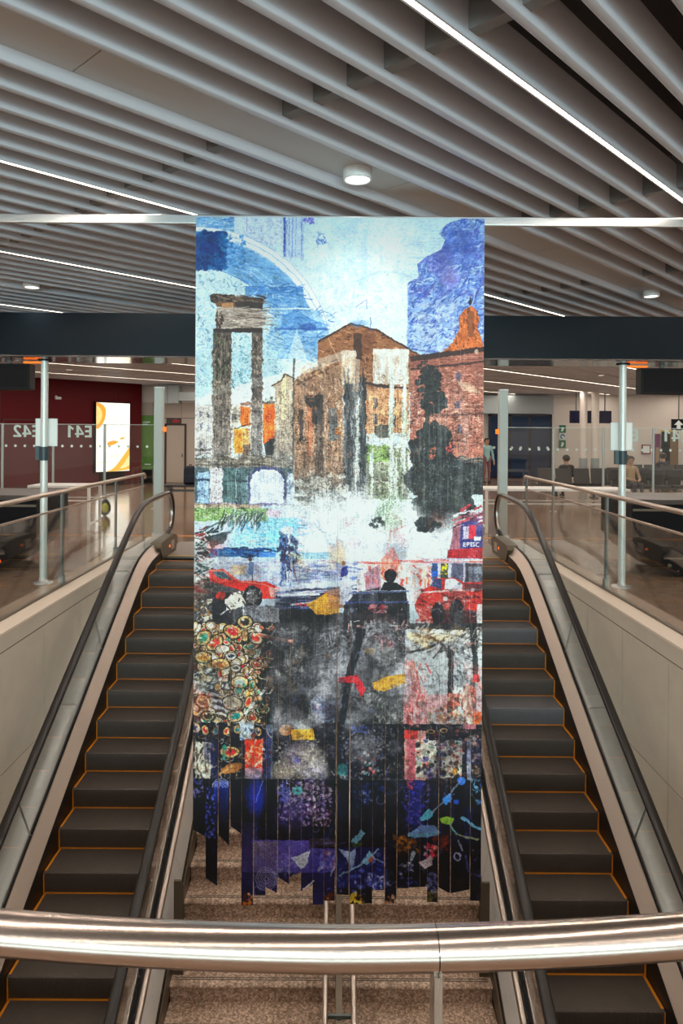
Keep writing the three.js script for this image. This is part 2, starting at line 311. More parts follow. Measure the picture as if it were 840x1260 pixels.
// ================================================================ escalators
const soft = (d, e = .2) => { const yl = (d - 9.826) * .5774, y = .5 * (yl - Math.sqrt(yl * yl + e * e)), t = y - LOW - .02; return LOW + .02 + .5 * (t + Math.sqrt(t * t + .04)); };
const dRange = (a, b, step = .22) => { const out = []; const n = Math.ceil((b - a) / step); for (let i = 0; i <= n; i++) out.push(a + (b - a) * i / n); return out; };
function cleat(path, W, n, depth) { // ribbed sheet: path [[z, y, nz, ny], ...]
  const pos = [], pitch = W / n;
  const quad = (a, b, c, d) => pos.push(...a, ...b, ...c, ...a, ...c, ...d);
  for (let i = 0; i < n; i++) {
    const x0 = -W / 2 + i * pitch, x1 = x0 + pitch * .55, x2 = x0 + pitch;
    for (let k = 0; k < path.length - 1; k++) {
      const at = (j, x, h) => [x, path[j][1] + path[j][3] * h, path[j][0] + path[j][2] * h];
      quad(at(k, x0, 0), at(k + 1, x0, 0), at(k + 1, x1, 0), at(k, x1, 0));
      quad(at(k, x1, -depth), at(k + 1, x1, -depth), at(k + 1, x2, -depth), at(k, x2, -depth));
      quad(at(k, x1, 0), at(k + 1, x1, 0), at(k + 1, x1, -depth), at(k, x1, -depth));
      quad(at(k, x2, -depth), at(k + 1, x2, -depth), at(k + 1, x2, 0), at(k, x2, 0));
    }
  }
  const g = new THREE.BufferGeometry(); g.setAttribute('position', new THREE.Float32BufferAttribute(pos, 3)); g.computeVertexNormals();
  const uv = new Float32Array(pos.length / 3 * 2); for (let i = 0; i < pos.length / 3; i++) { uv[2 * i] = pos[3 * i] * 2; uv[2 * i + 1] = (pos[3 * i + 2] - pos[3 * i + 1]) * 2; }
  g.setAttribute('uv', new THREE.BufferAttribute(uv, 2)); return g;
}
const treadPath = [[0, 0, 0, 1], [.37, 0, 0, 1], [.38, -.002, .4, .9], [.385, -.008, .8, .5]];
const riserPath = [[.385, -.008, .9, .3], [.386, -.04, 1, 0], [.38, -.09, 1, -.05], [.368, -.15, .97, -.2], [.352, -.205, .95, -.25]];
const stepTread = cleat(treadPath, .99, 60, .007), stepRiser = cleat(riserPath, .99, 60, .007);
const stepLine = merge([B(-.495, .495, -.001, .003, -.024, 0), B(-.495, -.473, -.001, .003, -.36, -.02), B(.473, .495, -.001, .003, -.36, -.02), B(-.496, -.486, -.2, -.01, -.387, -.372), B(.486, .496, -.2, -.01, -.387, -.372)]);
const stepBody = merge([B(-.49, .49, -.06, -.009, -.375, 0)]);
function handrailPath() {
  const pts = dRange(1.2, 10.9, .2).map((d) => [d, soft(d) + .955]);
  pts.push([11.15, .945], [11.36, .945]);
  for (let i = 1; i <= 9; i++) { const a = Math.PI / 2 - i / 9 * Math.PI * .82; pts.push([11.42 + .335 * Math.cos(a), .61 + .335 * Math.sin(a)]); }
  pts.push([11.42, .27], [11.3, .2]); return pts;
}
function escalator(s, phase, label, pale) {
  const CX = s * 2.1, e = thing('escalator', label, 'escalator', [CX, LOW, -6]);
  const put = (name, geo, mat, parent = e) => { const m = mesh(name, geo, mat, parent); if (parent === e) m.position.set(0, -LOW, 6); return m; };
  const long = dRange(1.3, 11.4, .2);
  const path = (L, a = 1.3, b = 11.4) => dRange(a, b, .2).map((d) => [d, soft(d) + L]);
  // steps
  for (let n = -6; n <= 17; n++) {
    const t = n - phase; let d = 8.75 - .3464 * t, y = -.84 - .2 * t;
    if (t < -3) { const k = -3 - t; d = 9.79 + .346 * k + .02 * k * k; y = .5 * ((-.24 + .2 * k - .0) - Math.sqrt((-.24 + .2 * k) ** 2 + .008)); }
    if (d > 10.85) continue;
    const g = new THREE.Group(); g.name = 'step'; g.position.set(0, y - LOW, -d + 6); e.add(g);
    const mat = pale.includes(n) ? M.stepPale : M.step;
    mesh('tread', stepTread, mat, g); mesh('riser', stepRiser, mat, g); mesh('safety_line', stepLine, M.orange, g); mesh('step_body', stepBody, M.black, g);
  }
  // landing and comb plate at the top
  put('comb_plate', B(-.5, .5, -.03, .004, 10.86, 11.02), M.landing);
  put('comb_line', B(-.5, .5, .003, .006, 10.86, 10.9), M.yellow);
  put('landing_plate', B(-.62, .62, -.03, .003, 11.02, 12.3), M.landing);
  put('truss', sweep(path(-.62, 1.3, 10.9), [[-.6, -.25], [.6, -.25], [.6, .12], [-.6, .12]]), M.black);
  const rail = handrailPath();
  for (const k of [-1, 1]) {          // k * s > 0 is the wall side
    const P = (list) => (k > 0 ? list : list.map(([x, n]) => [-x, n]).reverse());
    put('skirt', sweep(path(0), P([[.502, -.32], [.512, -.32], [.512, .14], [.502, .14]])), M.skirt);
    put('inner_deck', sweep(path(0), P([[.503, .125], [.520, .125], [.606, .245], [.606, .262], [.596, .262], [.503, .142]])), M.deckSteel);
    put('gasket', sweep(path(0), P([[.607, .22], [.640, .22], [.640, .268], [.607, .268]])), M.black);
    const X0 = k * .617, X1 = k * .629;
    // glass panels with cuts square to the slope
    const up = (d) => { const m = (soft(d + .01) - soft(d - .01)) / .02, L = Math.hypot(1, m); return [-m / L, 1 / L]; };
    const cuts = [1.6, 3.5, 5.4, 6.72 - .38 + .0, 8.25, 10.05];
    const low = (d) => [d, soft(d) + .245], high = (d) => { const [a, b] = up(d), h = .66 / (b + 1e-9) * b; return [d + a * h * .86, soft(d) + .245 + b * h * .86 + (.0)]; };
    const topOf = (d) => { // point on the handrail line reached by the square cut that starts at low(d)
      const [a, b] = up(d), q = low(d); let t = .3; while (t < 1.2 && q[1] + b * t < soft(q[0] + a * t) + .93) t += .005; return [q[0] + a * t, q[1] + b * t];
    };
    for (let i = 0; i < cuts.length; i++) {
      const last = i === cuts.length - 1, d0 = cuts[i], d1 = last ? 11.25 : cuts[i + 1] - .008;
      const poly = dRange(d0, d1, .25).map((d) => low(d));
      if (last) { const inner = rail.filter(([d]) => d > topOf(d0)[0] + .1).map(([d, y]) => { const cx = 11.35, cy = .61, r = Math.hypot(d - cx, y - cy), f = d > 11.3 ? (r - .03) / r : 1; return d > 11.3 ? [cx + (d - cx) * f, cy + (y - cy) * f] : [d, y - .03]; }); inner.reverse(); poly.push(...inner.filter(([d, y]) => y > .3)); poly.push(topOf(d0)); }
      else { const a = topOf(d0)[0], b = topOf(d1); poly.push(b); dRange(a, b[0], .25).reverse().slice(1, -1).forEach((d) => poly.push([d, soft(d) + .93])); poly.push(topOf(d0)); }
      put('glass_panel', plate(poly, X0, X1), M.glass);
      if (i) { const a = low(d0 - .008), b = low(d0), e1 = topOf(d0), e0 = topOf(d0 - .008); put('joint_seal', plate([a, b, e1, e0], X0, X1), M.darkSteel); }
    }
    const hr = ring(1, 16).map(([a, b]) => [k * .623 + .042 * Math.sign(a) * Math.pow(Math.abs(a), .7), .026 * Math.sign(b) * Math.pow(Math.abs(b), .7)]);
    put('handrail', sweep(rail, hr), M.rubber);
    put('handrail_guide', sweep(rail.slice(0, -2), [[k * .623 - .016, -.05], [k * .623 + .016, -.05], [k * .623 + .016, -.025], [k * .623 - .016, -.025]]), M.trimSteel);
    // housing where the handrail goes in
    const hx0 = k * .485, hx1 = k * .655;
    put('handrail_inlet', plate([[10.55, .0], [10.42, .2], [10.5, .262], [10.75, .275], [11.33, .282], [11.5, .24], [11.54, .15], [11.42, .004]], hx0, hx1), M.bronze);
    const lamp = mesh('indicator_lamp', new THREE.SphereGeometry(.022, 14, 10).scale(.4, 1, 1.2), M.lamp, e); lamp.position.set(k * .482, .14 - LOW, -10.98 + 6);
    put('inlet_plate', B(k * .483, k * .486, .06, .2, 11.1, 11.3), M.deckSteel);
    if (k * s > 0) {
      const long2 = [2.0, 3.9, 5.8, 7.7, 9.6, 11.35];
      for (let i = 0; i < long2.length - 1; i++) put('outer_deck', sweep(path(0, long2[i], long2[i + 1] - .006), P([[.641, .16], [.944, .16], [.944, .20], [.88, .235], [.70, .235], [.641, .20]])), M.steelRough);
    } else {
      put('edge_trim', sweep(path(0), ring(.03, 16, k * .668, .22)), M.trimSteel);
      put('deck_strip', sweep(path(0), P([[.641, .12], [.66, .12], [.66, .235], [.641, .235]])), M.trimSteel);
      const long2 = [2.0, 4.2, 6.4, 8.6, 10.8];
      for (let i = 0; i < long2.length - 1; i++) put('side_panel', sweep(path(0, long2[i], long2[i + 1] - .006), P([[.655, .19], [.685, .19], [.697, -.30], [.655, -.30]])), M.sideSteel);
      put('side_plinth', sweep(path(0, 2, 10.8), P([[.655, -.30], [.694, -.30], [.694, -.70], [.655, -.70]])), M.bronze);
    }
  }
  return e;
}
escalator(-1, 0, 'left escalator with black handrails and orange step edges', []);
escalator(1, -.5, 'right escalator with black handrails and orange step edges', [1, -2]);

// ================================================================ glass railings along the upper floor
for (const s of [-1, 1]) {
  const r = thing('glass_railing', s < 0 ? 'glass railing with metal handrail above the left stairwell wall' : 'glass railing with metal handrail above the right stairwell wall', 'railing', [s * 3.26, .072, -8], 'glass railings over the stairwell');
  const put = (name, geo, mat) => { const m = mesh(name, geo, mat, r); m.position.set(-s * 3.26, -.072, 8); return m; };
  const G = s * 3.262, posts = [2.3, 4.35, 6.4, 8.43, 10.5, 11.95];
  for (let i = 0; i < posts.length - 1; i++) put('glass_panel', B(G - .006, G + .006, .08, 1.0, posts[i] + .02, posts[i + 1] - .02), M.glass);
  put('base_channel', B(G - .02, G + .02, .072, .09, 2.2, 12.0), M.bronze);
  put('edge_profile', B(G - .011, G + .011, .995, 1.015, 2.2, 11.97), M.trimSteel);
  for (const d of posts) { put('post', B(G - .012 + s * .02, G + .012 + s * .02, .072, 1.19, d - .03, d + .03), M.darkSteel); put('foot', plate([[d - .09, .072], [d + .09, .072], [d + .04, .12], [d + .02, .2], [d - .02, .2], [d - .04, .12]], G - .03 + s * .02, G + .03 + s * .02), M.darkSteel); }
  put('handrail', sweep([[2.0, 1.21], [11.95, 1.21], [12.0, 1.19], [12.02, 1.13]], ring(.026, 16, G)), M.trimSteel);
}
// ================================================================ rail of the viewer's balcony
{
  const r = thing('balcony_rail', 'curved polished steel handrail in the foreground', 'railing', [0, 0, -1.05]);
  const R = 5.2, arc = (x) => [x, 1.155 + .006 * Math.abs(x), -(R - Math.sqrt(R * R - x * x))];
  const seg = (x0, x1) => { const p = []; for (let i = 0; i <= 24; i++) p.push(arc(x0 + (x1 - x0) * i / 24)); return tube(p, .031, 64, 32); };
  const j = .158;
  mesh('rail_tube', seg(-1.7, j - .0006), M.railSteel, r); mesh('rail_tube', seg(j + .0006, 1.7), M.railSteel, r);
  for (const x of [-1.1, j, 1.4]) { const a = arc(x); mesh('post', new THREE.BoxGeometry(.012, 1.13, .05).translate(a[0], .565, a[2]), M.steel, r); mesh('base_plate', new THREE.BoxGeometry(.09, .012, .12).translate(a[0], .006, a[2]), M.steel, r); }
}
// ================================================================ hanging banner with its printed collage
// the print is drawn in units of the banner's own grid: 356 wide (239..595), 847 high (266..1113)
function paintBanner() {
  const S = 2.4, cv = document.createElement('canvas'); cv.width = Math.round(356 * S); cv.height = Math.round(847 * S);
  const c = cv.getContext('2d'); c.scale(S, S); c.translate(-239, -266);
  const col = (a, al = 1) => `rgba(${a[0]},${a[1]},${a[2]},${al})`, pick = (l) => l[Math.floor(rnd() * l.length)];
  const rect = (x0, y0, x1, y1, a, al = 1) => { c.fillStyle = col(a, al); c.fillRect(x0, y0, x1 - x0, y1 - y0); };
  const poly = (pts, a, al = 1) => { c.fillStyle = col(a, al); c.beginPath(); pts.forEach(([x, y], i) => (i ? c.lineTo(x, y) : c.moveTo(x, y))); c.closePath(); c.fill(); };
  const ell = (x, y, rx, ry, a, al = 1, rot = 0) => { c.fillStyle = col(a, al); c.beginPath(); c.ellipse(x, y, rx, ry, rot, 0, 7); c.fill(); };
  const grad = (x0, y0, x1, y1, a, b, ala = 1, alb = 1, vert = true) => { const g = vert ? c.createLinearGradient(0, y0, 0, y1) : c.createLinearGradient(x0, 0, x1, 0); g.addColorStop(0, col(a, ala)); g.addColorStop(1, col(b, alb)); c.fillStyle = g; c.fillRect(x0, y0, x1 - x0, y1 - y0); };
  const mist = (x, y, r, a, al, sy = 1) => { c.save(); c.translate(x, y); c.scale(1, sy); const g = c.createRadialGradient(0, 0, 0, 0, 0, r); g.addColorStop(0, col(a, al)); g.addColorStop(.6, col(a, al * .6)); g.addColorStop(1, col(a, 0)); c.fillStyle = g; c.fillRect(-r, -r, 2 * r, 2 * r); c.restore(); };
  const clip = (pts, f) => { c.save(); c.beginPath(); pts.forEach(([x, y], i) => (i ? c.lineTo(x, y) : c.moveTo(x, y))); c.closePath(); c.clip(); f(); c.restore(); };
  const strokes = (x0, y0, x1, y1, n, cols, len, w, ang, spread, al) => { for (let i = 0; i < n; i++) { const x = rr(x0, x1), y = rr(y0, y1), L = len * rr(.3, 1.2), a = ang + rr(-spread, spread); c.strokeStyle = col(pick(cols), Math.min(1, al * rr(.7, 1.4))); c.lineWidth = w * rr(.5, 1.6); c.beginPath(); c.moveTo(x, y); c.quadraticCurveTo(x + L * .5 * Math.cos(a) + rr(-1, 1), y + L * .5 * Math.sin(a) + rr(-1, 1), x + L * Math.cos(a), y + L * Math.sin(a)); c.stroke(); } };
  const specks = (x0, y0, x1, y1, n, cols, r, al) => { for (let i = 0; i < n; i++) ell(rr(x0, x1), rr(y0, y1), r * rr(.3, 1.3), r * rr(.3, 1.1), pick(cols), al * rr(.4, 1), rr(0, 3)); };
  const line = (pts, a, w, al = 1) => { c.strokeStyle = col(a, al); c.lineWidth = w; c.beginPath(); pts.forEach(([x, y], i) => (i ? c.lineTo(x, y) : c.moveTo(x, y))); c.stroke(); };
  const W = [236, 243, 244], K0 = [16, 15, 18];
  // ---- sky and stone
  rect(239, 266, 595, 1113, [215, 232, 238]);
  grad(239, 266, 595, 420, [198, 222, 236], [226, 239, 242]);
  strokes(370, 270, 520, 420, 420, [[170, 206, 226], [240, 247, 248], [196, 222, 232]], 10, 1.4, .6, 1.2, .5);
  mist(475, 300, 44, W, .75, 1.2); mist(470, 365, 38, W, .8); mist(410, 372, 44, W, .4); strokes(380, 270, 500, 400, 260, [[176, 212, 230], [190, 220, 232], [244, 249, 250]], 9, 1.6, .8, 1.6, .5); specks(380, 270, 440, 400, 120, [[176, 210, 230], [235, 244, 247]], 3, .3); mist(395, 300, 30, [222, 238, 242], .7);
  c.strokeStyle = col([190, 215, 224], .6); c.lineWidth = 3; c.beginPath(); c.ellipse(475, 350, 34, 18, 0, Math.PI, 2 * Math.PI); c.stroke();
  rect(443, 280, 450, 355, [176, 208, 228], .35);
  strokes(490, 275, 545, 340, 60, [[176, 205, 224]], 34, .8, 0, .05, .6);
  // top left hatch, dark clump
  rect(239, 266, 286, 292, [128, 170, 208], .9); strokes(239, 266, 286, 292, 140, [[70, 120, 180], [190, 215, 232], [110, 155, 200]], 14, .9, 0, .2, .7);
  rect(286, 266, 346, 300, [205, 217, 234], .8); strokes(286, 266, 346, 305, 200, [[150, 165, 205], [240, 244, 248], [170, 185, 215]], 7, .9, .8, 1.2, .6);
  line([[302, 266], [302, 284]], [120, 120, 180], 1, .7);
  // arch
  const ringPath = (rx0, ry0, rx1, ry1, a, al) => { c.fillStyle = col(a, al); c.beginPath(); c.ellipse(235, 430, rx1, ry1, 0, -Math.PI / 2, .02); c.ellipse(235, 430, rx0, ry0, 0, .02, -Math.PI / 2, true); c.closePath(); c.fill(); };
  ringPath(156, 139, 172, 152, [238, 245, 247], .95); ringPath(112, 102, 156, 139, [122, 168, 210], 1);
  for (let i = 0; i < 9; i++) { const t = i / 8; c.strokeStyle = col(pick([[80, 130, 185], [200, 222, 236], [96, 145, 195]]), .6); c.lineWidth = .8; c.beginPath(); c.ellipse(235, 430, 114 + 56 * t, 104 + 48 * t, 0, -Math.PI / 2, 0); c.stroke(); }
  c.save(); c.beginPath(); c.ellipse(235, 430, 156, 139, 0, -Math.PI / 2, .02); c.ellipse(235, 430, 112, 102, 0, .02, -Math.PI / 2, true); c.clip();
  strokes(239, 290, 400, 430, 420, [[74, 124, 184], [100, 150, 200], [165, 200, 226], [60, 110, 170]], 22, 1, .25, .25, .6);
  c.restore();
  c.save(); c.beginPath(); c.ellipse(235, 430, 112, 102, 0, 0, 7); c.clip();
  rect(239, 320, 350, 540, [206, 227, 236]); strokes(239, 325, 350, 460, 420, [[150, 190, 215], [228, 240, 243], [130, 178, 204], [176, 208, 220]], 6, .9, 0, 1.5, .6);
  c.restore();
  specks(239, 285, 276, 330, 600, [[10, 62, 118], [20, 86, 144], [16, 44, 92], [40, 110, 160]], 3.4, .9); specks(270, 288, 300, 330, 120, [[40, 100, 160], [70, 130, 180]], 2, .7); rect(239, 290, 262, 326, [14, 58, 112], .55);
  ell(256, 304, 12, 8, [30, 40, 100], .5);
  // blue vertical shaft lines
  rect(345, 266, 372, 316, [190, 205, 228], .7); for (const [x, w, a] of [[348.5, 3.2, [52, 72, 150]], [354, 1, [120, 140, 190]], [358, 1, [90, 120, 190]], [362, .8, [120, 150, 205]], [369.5, 1.2, [96, 130, 196]]]) line([[x, 266], [x, 314]], a, w, .85);
  strokes(345, 268, 372, 315, 90, [[130, 155, 205], [220, 230, 240]], 10, .7, 1.57, .2, .5); specks(372, 266, 384, 274, 30, [[110, 90, 190], [90, 80, 170]], 2, .7);
  specks(388, 285, 398, 300, 14, [[110, 145, 190]], 2.2, .7); strokes(386, 284, 400, 300, 20, [[90, 120, 180]], 6, .8, 1, 1.5, .7);
  // blue under the arch
  grad(300, 351, 372, 384, [58, 114, 178], [150, 190, 220], .9, .5); strokes(300, 350, 376, 384, 120, [[44, 98, 162], [110, 160, 205], [190, 215, 232]], 12, 1, 0, .3, .6);
  poly([[334, 384], [390, 380], [404, 406], [392, 440], [326, 440]], [150, 188, 218], .75); strokes(326, 380, 404, 444, 320, [[74, 128, 184], [200, 222, 234], [112, 160, 202], [60, 110, 170]], 10, 1, 0, .8, .6);
  poly([[345, 384], [370, 384], [404, 404], [345, 404]], [60, 115, 175], .45); line([[336, 403], [402, 403]], [44, 84, 150], 3, .6); ell(378, 401, 10, 5, [52, 84, 150], .7);
  poly([[352, 444], [364, 402], [378, 444]], [228, 240, 243], .55); line([[322, 379], [385, 378]], [225, 238, 244], 1.6, .9);
  // right: blue rock face
  const rock = [[566, 266], [595, 266], [595, 440], [500, 440], [500, 346], [514, 338], [512, 322], [524, 312], [540, 305], [546, 292], [538, 284], [548, 272]];
  clip(rock, () => {
    rect(495, 266, 595, 440, [122, 152, 204]); grad(495, 360, 595, 440, [150, 180, 216], [190, 212, 232], .2, .85);
    strokes(495, 266, 595, 440, 1700, [[70, 100, 172], [92, 124, 190], [160, 186, 222], [198, 216, 236], [84, 92, 168], [60, 88, 160]], 9, 1.5, -.6, .9, .7);
    specks(495, 270, 595, 360, 130, [[80, 84, 160], [66, 92, 166], [110, 110, 180]], 4, .5); specks(510, 370, 560, 430, 120, [[215, 228, 240], [190, 208, 230]], 4, .5);
    mist(552, 340, 16, [150, 140, 200], .7); mist(565, 300, 30, [66, 90, 170], .6); mist(540, 318, 22, [90, 84, 160], .55);
  });
  strokes(500, 400, 510, 440, 30, [[180, 205, 225]], 14, 1, 0, .2, .5);
  line([[500, 346], [500, 440]], [170, 195, 222], 1, .8);
  // ---- pale building texture left, below the arch
  rect(239, 430, 340, 500, [186, 212, 220], .8); strokes(239, 380, 345, 495, 620, [[120, 160, 176], [216, 232, 236], [146, 184, 196], [160, 190, 186]], 5, .9, .5, 1.6, .55);
  poly([[239, 490], [330, 462], [388, 444], [404, 440], [404, 520], [239, 520]], [228, 238, 239], .92);
  strokes(241, 335, 345, 480, 520, [[92, 140, 176], [120, 166, 194], [232, 242, 245], [104, 150, 160], [150, 190, 206]], 6, 1.1, .3, 1.6, .6); strokes(284, 405, 309, 470, 110, [[96, 150, 170], [228, 240, 240], [130, 176, 186]], 6, 1.2, .4, 1.6, .7); poly([[239, 490], [330, 462], [388, 444], [404, 440], [404, 520], [239, 520]], [230, 239, 240], .8);
  // ---- ruin: entablature and columns
  const stone = (x0, y0, x1, y1, base, n, dark) => { rect(x0, y0, x1, y1, base); strokes(x0, y0, x1, y1, n, [[60, 48, 42], [150, 134, 120], [96, 82, 74], [40, 34, 32], [176, 160, 146]].concat(dark || []), 6, 1.2, 1.4, .8, .65); };
  poly([[257, 362], [262, 360], [322, 366], [323, 372], [258, 371]], [74, 62, 56]); strokes(258, 361, 322, 371, 80, [[40, 32, 30], [130, 112, 98]], 8, 1, .1, .2, .8);
  poly([[263, 371], [322, 371], [322, 380], [266, 377]], [110, 82, 62]); rect(288, 371, 322, 379, [60, 52, 50]); rect(272, 372, 286, 378, [196, 152, 110], .7);
  rect(265, 378, 321, 404, [168, 156, 146]); strokes(265, 378, 321, 404, 190, [[120, 106, 98], [206, 196, 186], [98, 84, 76], [184, 168, 156]], 16, 1, 0, .15, .7); strokes(264, 378, 272, 408, 30, [[60, 46, 40]], 8, 1.4, 1.5, .4, .8);
  poly([[261, 404], [322, 402], [322, 409], [285, 408], [262, 411]], [56, 46, 44]);
  stone(261, 408, 284, 562, [92, 82, 76], 420); stone(309, 408, 322, 562, [88, 80, 76], 260); strokes(261, 408, 284, 470, 120, [[34, 28, 28], [60, 70, 50]], 8, 1.6, 1.5, .6, .6);
  grad(262, 480, 284, 562, [150, 142, 136], [120, 114, 108], .1, .6); grad(309, 490, 322, 562, [150, 148, 146], [120, 118, 118], .2, .7); poly([[262, 478], [284, 470], [284, 480], [262, 488]], [170, 168, 164], .35); poly([[309, 465], [322, 461], [322, 474], [309, 476]], [180, 178, 176], .4);
  strokes(260, 405, 286, 560, 60, [[150, 138, 126]], 22, 1, 1.57, .05, .5);
  // buildings behind the columns
  rect(240, 497, 261, 560, [212, 206, 200]); specks(240, 498, 261, 558, 70, [[150, 140, 136], [240, 238, 234], [90, 90, 100]], 1.6, .7); for (const [x, y] of [[245, 506], [254, 506], [246, 520], [255, 522], [246, 542]]) rect(x, y, x + 3, y + 7, [96, 98, 110], .8);
  line([[240, 552], [262, 552]], [70, 66, 64], 3, .8); rect(284, 496, 296, 545, [190, 180, 168]); rect(285, 508, 290, 516, [80, 76, 76], .8);
  rect(296, 494, 308, 498, [120, 92, 80]); rect(296, 499, 308, 524, [226, 112, 48]); rect(288, 526, 308, 556, [240, 176, 112]); rect(288, 528, 298, 557, [236, 146, 60]); line([[288, 527], [309, 520]], [60, 44, 40], 1.6); rect(299, 546, 308, 562, [120, 96, 80]);
  rect(323, 496, 338, 544, [228, 98, 36]); strokes(323, 497, 338, 542, 60, [[240, 130, 60], [200, 72, 24]], 5, 1, 1.5, .5, .6); poly([[324, 544], [338, 536], [342, 544], [338, 566], [328, 566]], [44, 44, 46]); rect(322, 493, 340, 496, [90, 80, 70]); specks(326, 488, 338, 494, 12, [[70, 74, 60]], 2, .8);
  // slim houses
  poly([[333, 474], [346, 466], [350, 458], [362, 462], [362, 560], [338, 560], [338, 476]], [176, 158, 138]); poly([[346, 468], [352, 460], [352, 516], [346, 516]], [228, 212, 176]); line([[333, 474], [346, 467], [350, 459], [363, 464]], [84, 66, 54], 2);
  strokes(338, 476, 362, 575, 170, [[120, 104, 92], [200, 188, 170], [90, 80, 74], [150, 134, 118]], 7, 1, 1.5, .5, .6); grad(338, 510, 362, 575, [120, 116, 112], [104, 100, 98], 0, .7);
  line([[361, 440], [361, 580]], [52, 56, 62], 2.4, .8);
  // ---- main brick building
  poly([[390, 418], [430, 396], [462, 404], [516, 434], [516, 480], [390, 480]], [142, 100, 72]);
  clip([[390, 418], [430, 396], [462, 404], [516, 434], [516, 500], [390, 500]], () => { strokes(388, 396, 516, 500, 620, [[92, 56, 40], [178, 128, 92], [70, 44, 34], [196, 150, 116], [120, 76, 52]], 6, 1.2, .2, .5, .75); rect(434, 408, 444, 440, [50, 38, 34], .75); rect(444, 404, 460, 432, [110, 72, 52], .6); });
  line([[390, 419], [430, 396], [463, 404], [512, 433]], [64, 44, 38], 2.2); line([[402, 414], [420, 450]], [206, 168, 134], 1.8, .7);
  line([[455, 388], [455, 405]], [60, 90, 150], 1, .8); line([[436, 376], [450, 366], [450, 378]], [110, 130, 170], 1, .7); mist(440, 396, 14, [70, 130, 190], .55, .4);
  // round apse and side wall
  poly([[362, 466], [378, 452], [392, 448], [420, 448], [424, 600], [362, 600]], [150, 118, 96]); strokes(362, 450, 424, 605, 620, [[88, 62, 50], [196, 160, 134], [120, 88, 70], [60, 48, 44], [210, 184, 160]], 6, 1.2, 1.4, .8, .65);
  line([[364, 472], [385, 461], [408, 450]], [96, 68, 52], 2.4, .8); specks(372, 446, 404, 462, 60, [[210, 160, 110], [90, 60, 44], [230, 200, 160]], 2, .7);
  poly([[372, 486], [398, 484], [394, 522], [386, 520], [380, 500]], [42, 40, 40], .9); rect(388, 484, 398, 586, [48, 44, 44], .6); rect(368, 502, 373, 540, [52, 44, 44], .85); rect(404, 500, 414, 540, [96, 98, 100], .9); rect(405, 520, 416, 538, [110, 112, 112]); specks(412, 525, 420, 534, 10, [[220, 120, 40]], 2, .8);
  rect(378, 500, 384, 560, [176, 96, 66], .5); grad(362, 540, 424, 606, [70, 66, 62], [80, 78, 74], 0, .6); specks(376, 478, 396, 500, 20, [[150, 90, 60]], 2, .6);
  // translucent white panels
  rect(419, 429, 437, 470, [224, 206, 184], .75); strokes(419, 429, 437, 470, 50, [[200, 170, 140], [240, 232, 222]], 14, 1.2, 1.57, .1, .6); rect(458, 427, 502, 470, [236, 240, 238], .88); strokes(458, 428, 502, 472, 70, [[206, 206, 200], [248, 250, 250], [190, 160, 130]], 18, 1.4, 1.57, .08, .5);
  poly([[362, 450], [420, 430], [437, 428], [437, 436], [362, 462]], [230, 232, 228], .4);
  // facade with windows between the shafts
  rect(448, 476, 502, 530, [196, 148, 112]); strokes(448, 474, 502, 535, 260, [[230, 186, 146], [160, 112, 84], [214, 168, 126], [140, 96, 74]], 8, 1.1, 1.2, .9, .55); line([[438, 468], [465, 472], [502, 476]], [58, 44, 42], 3.4); 
  for (const [x, y] of [[459, 487], [481, 487], [459, 507], [481, 508]]) { rect(x, y, x + 5, y + 13, [70, 60, 58]); rect(x + 1, y + 1, x + 2.2, y + 12, [180, 160, 140], .6); }
  ell(472, 528, 12, 9, [60, 62, 58], .9); rect(450, 548, 502, 612, [110, 112, 96], .95); rect(450, 546, 478, 566, [130, 160, 90], .9); strokes(450, 545, 502, 615, 260, [[86, 104, 66], [160, 176, 130], [92, 88, 84], [196, 196, 186], [70, 76, 64]], 8, 1.2, .3, 1.2, .55); line([[458, 591], [478, 591]], [220, 220, 214], 2, .8); line([[464, 567], [478, 567]], [200, 200, 190], 1.5, .8);
  rect(423, 470, 434, 602, [44, 46, 50], .96); rect(434, 470, 441, 602, [110, 110, 110], .9); rect(441, 462, 450, 602, [50, 52, 54], .94); rect(433, 440, 442, 480, [180, 168, 156], .7); strokes(422, 450, 452, 602, 160, [[30, 32, 36], [84, 86, 90], [120, 120, 118]], 26, 1.2, 1.57, .05, .5);
  for (const [x, w, y0, y1, al] of [[478, 6, 440, 612, .75], [494, 5, 440, 606, .7], [437, 4, 484, 600, .35], [486, 3, 560, 612, .5], [456, 3, 550, 606, .4]]) { rect(x, y0, x + w, y1, [226, 232, 226], al * .6); strokes(x, y0, x + w, y1 - 30, 40, [[240, 244, 240], [200, 214, 200]], 34, 1.1, 1.57, .04, al); }
  grad(362, 585, 424, 640, [96, 92, 88], [170, 168, 164], .3, .8); for (let i = 0; i < 26; i++) ell(rr(366, 424), rr(580, 616), rr(3, 8), rr(2, 5), pick([[150, 146, 138], [90, 86, 80], [196, 194, 186], [60, 58, 54]]), .7); ell(394, 594, 15, 10, [168, 164, 156], .8); strokes(368, 578, 424, 620, 120, [[60, 56, 52], [210, 208, 200]], 6, 1, .4, 1.5, .5);
  // ---- right: rusty brick palace with domed turret
  poly([[504, 436], [545, 430], [595, 424], [595, 560], [504, 560]], [158, 106, 92]);
  for (let y = 436; y < 548; y += 3.1) { line([[504, y + rr(-.5, .5)], [595, y + rr(-.8, .8)]], pick([[206, 160, 144], [98, 60, 56], [120, 76, 70]]), .8, .7); }
  strokes(504, 434, 595, 548, 760, [[198, 142, 120], [112, 66, 58], [226, 184, 164], [140, 86, 74], [80, 52, 52]], 4.5, 1.1, 0, .15, .7); poly([[560, 464], [580, 470], [592, 482], [570, 478]], [224, 196, 172], .6);
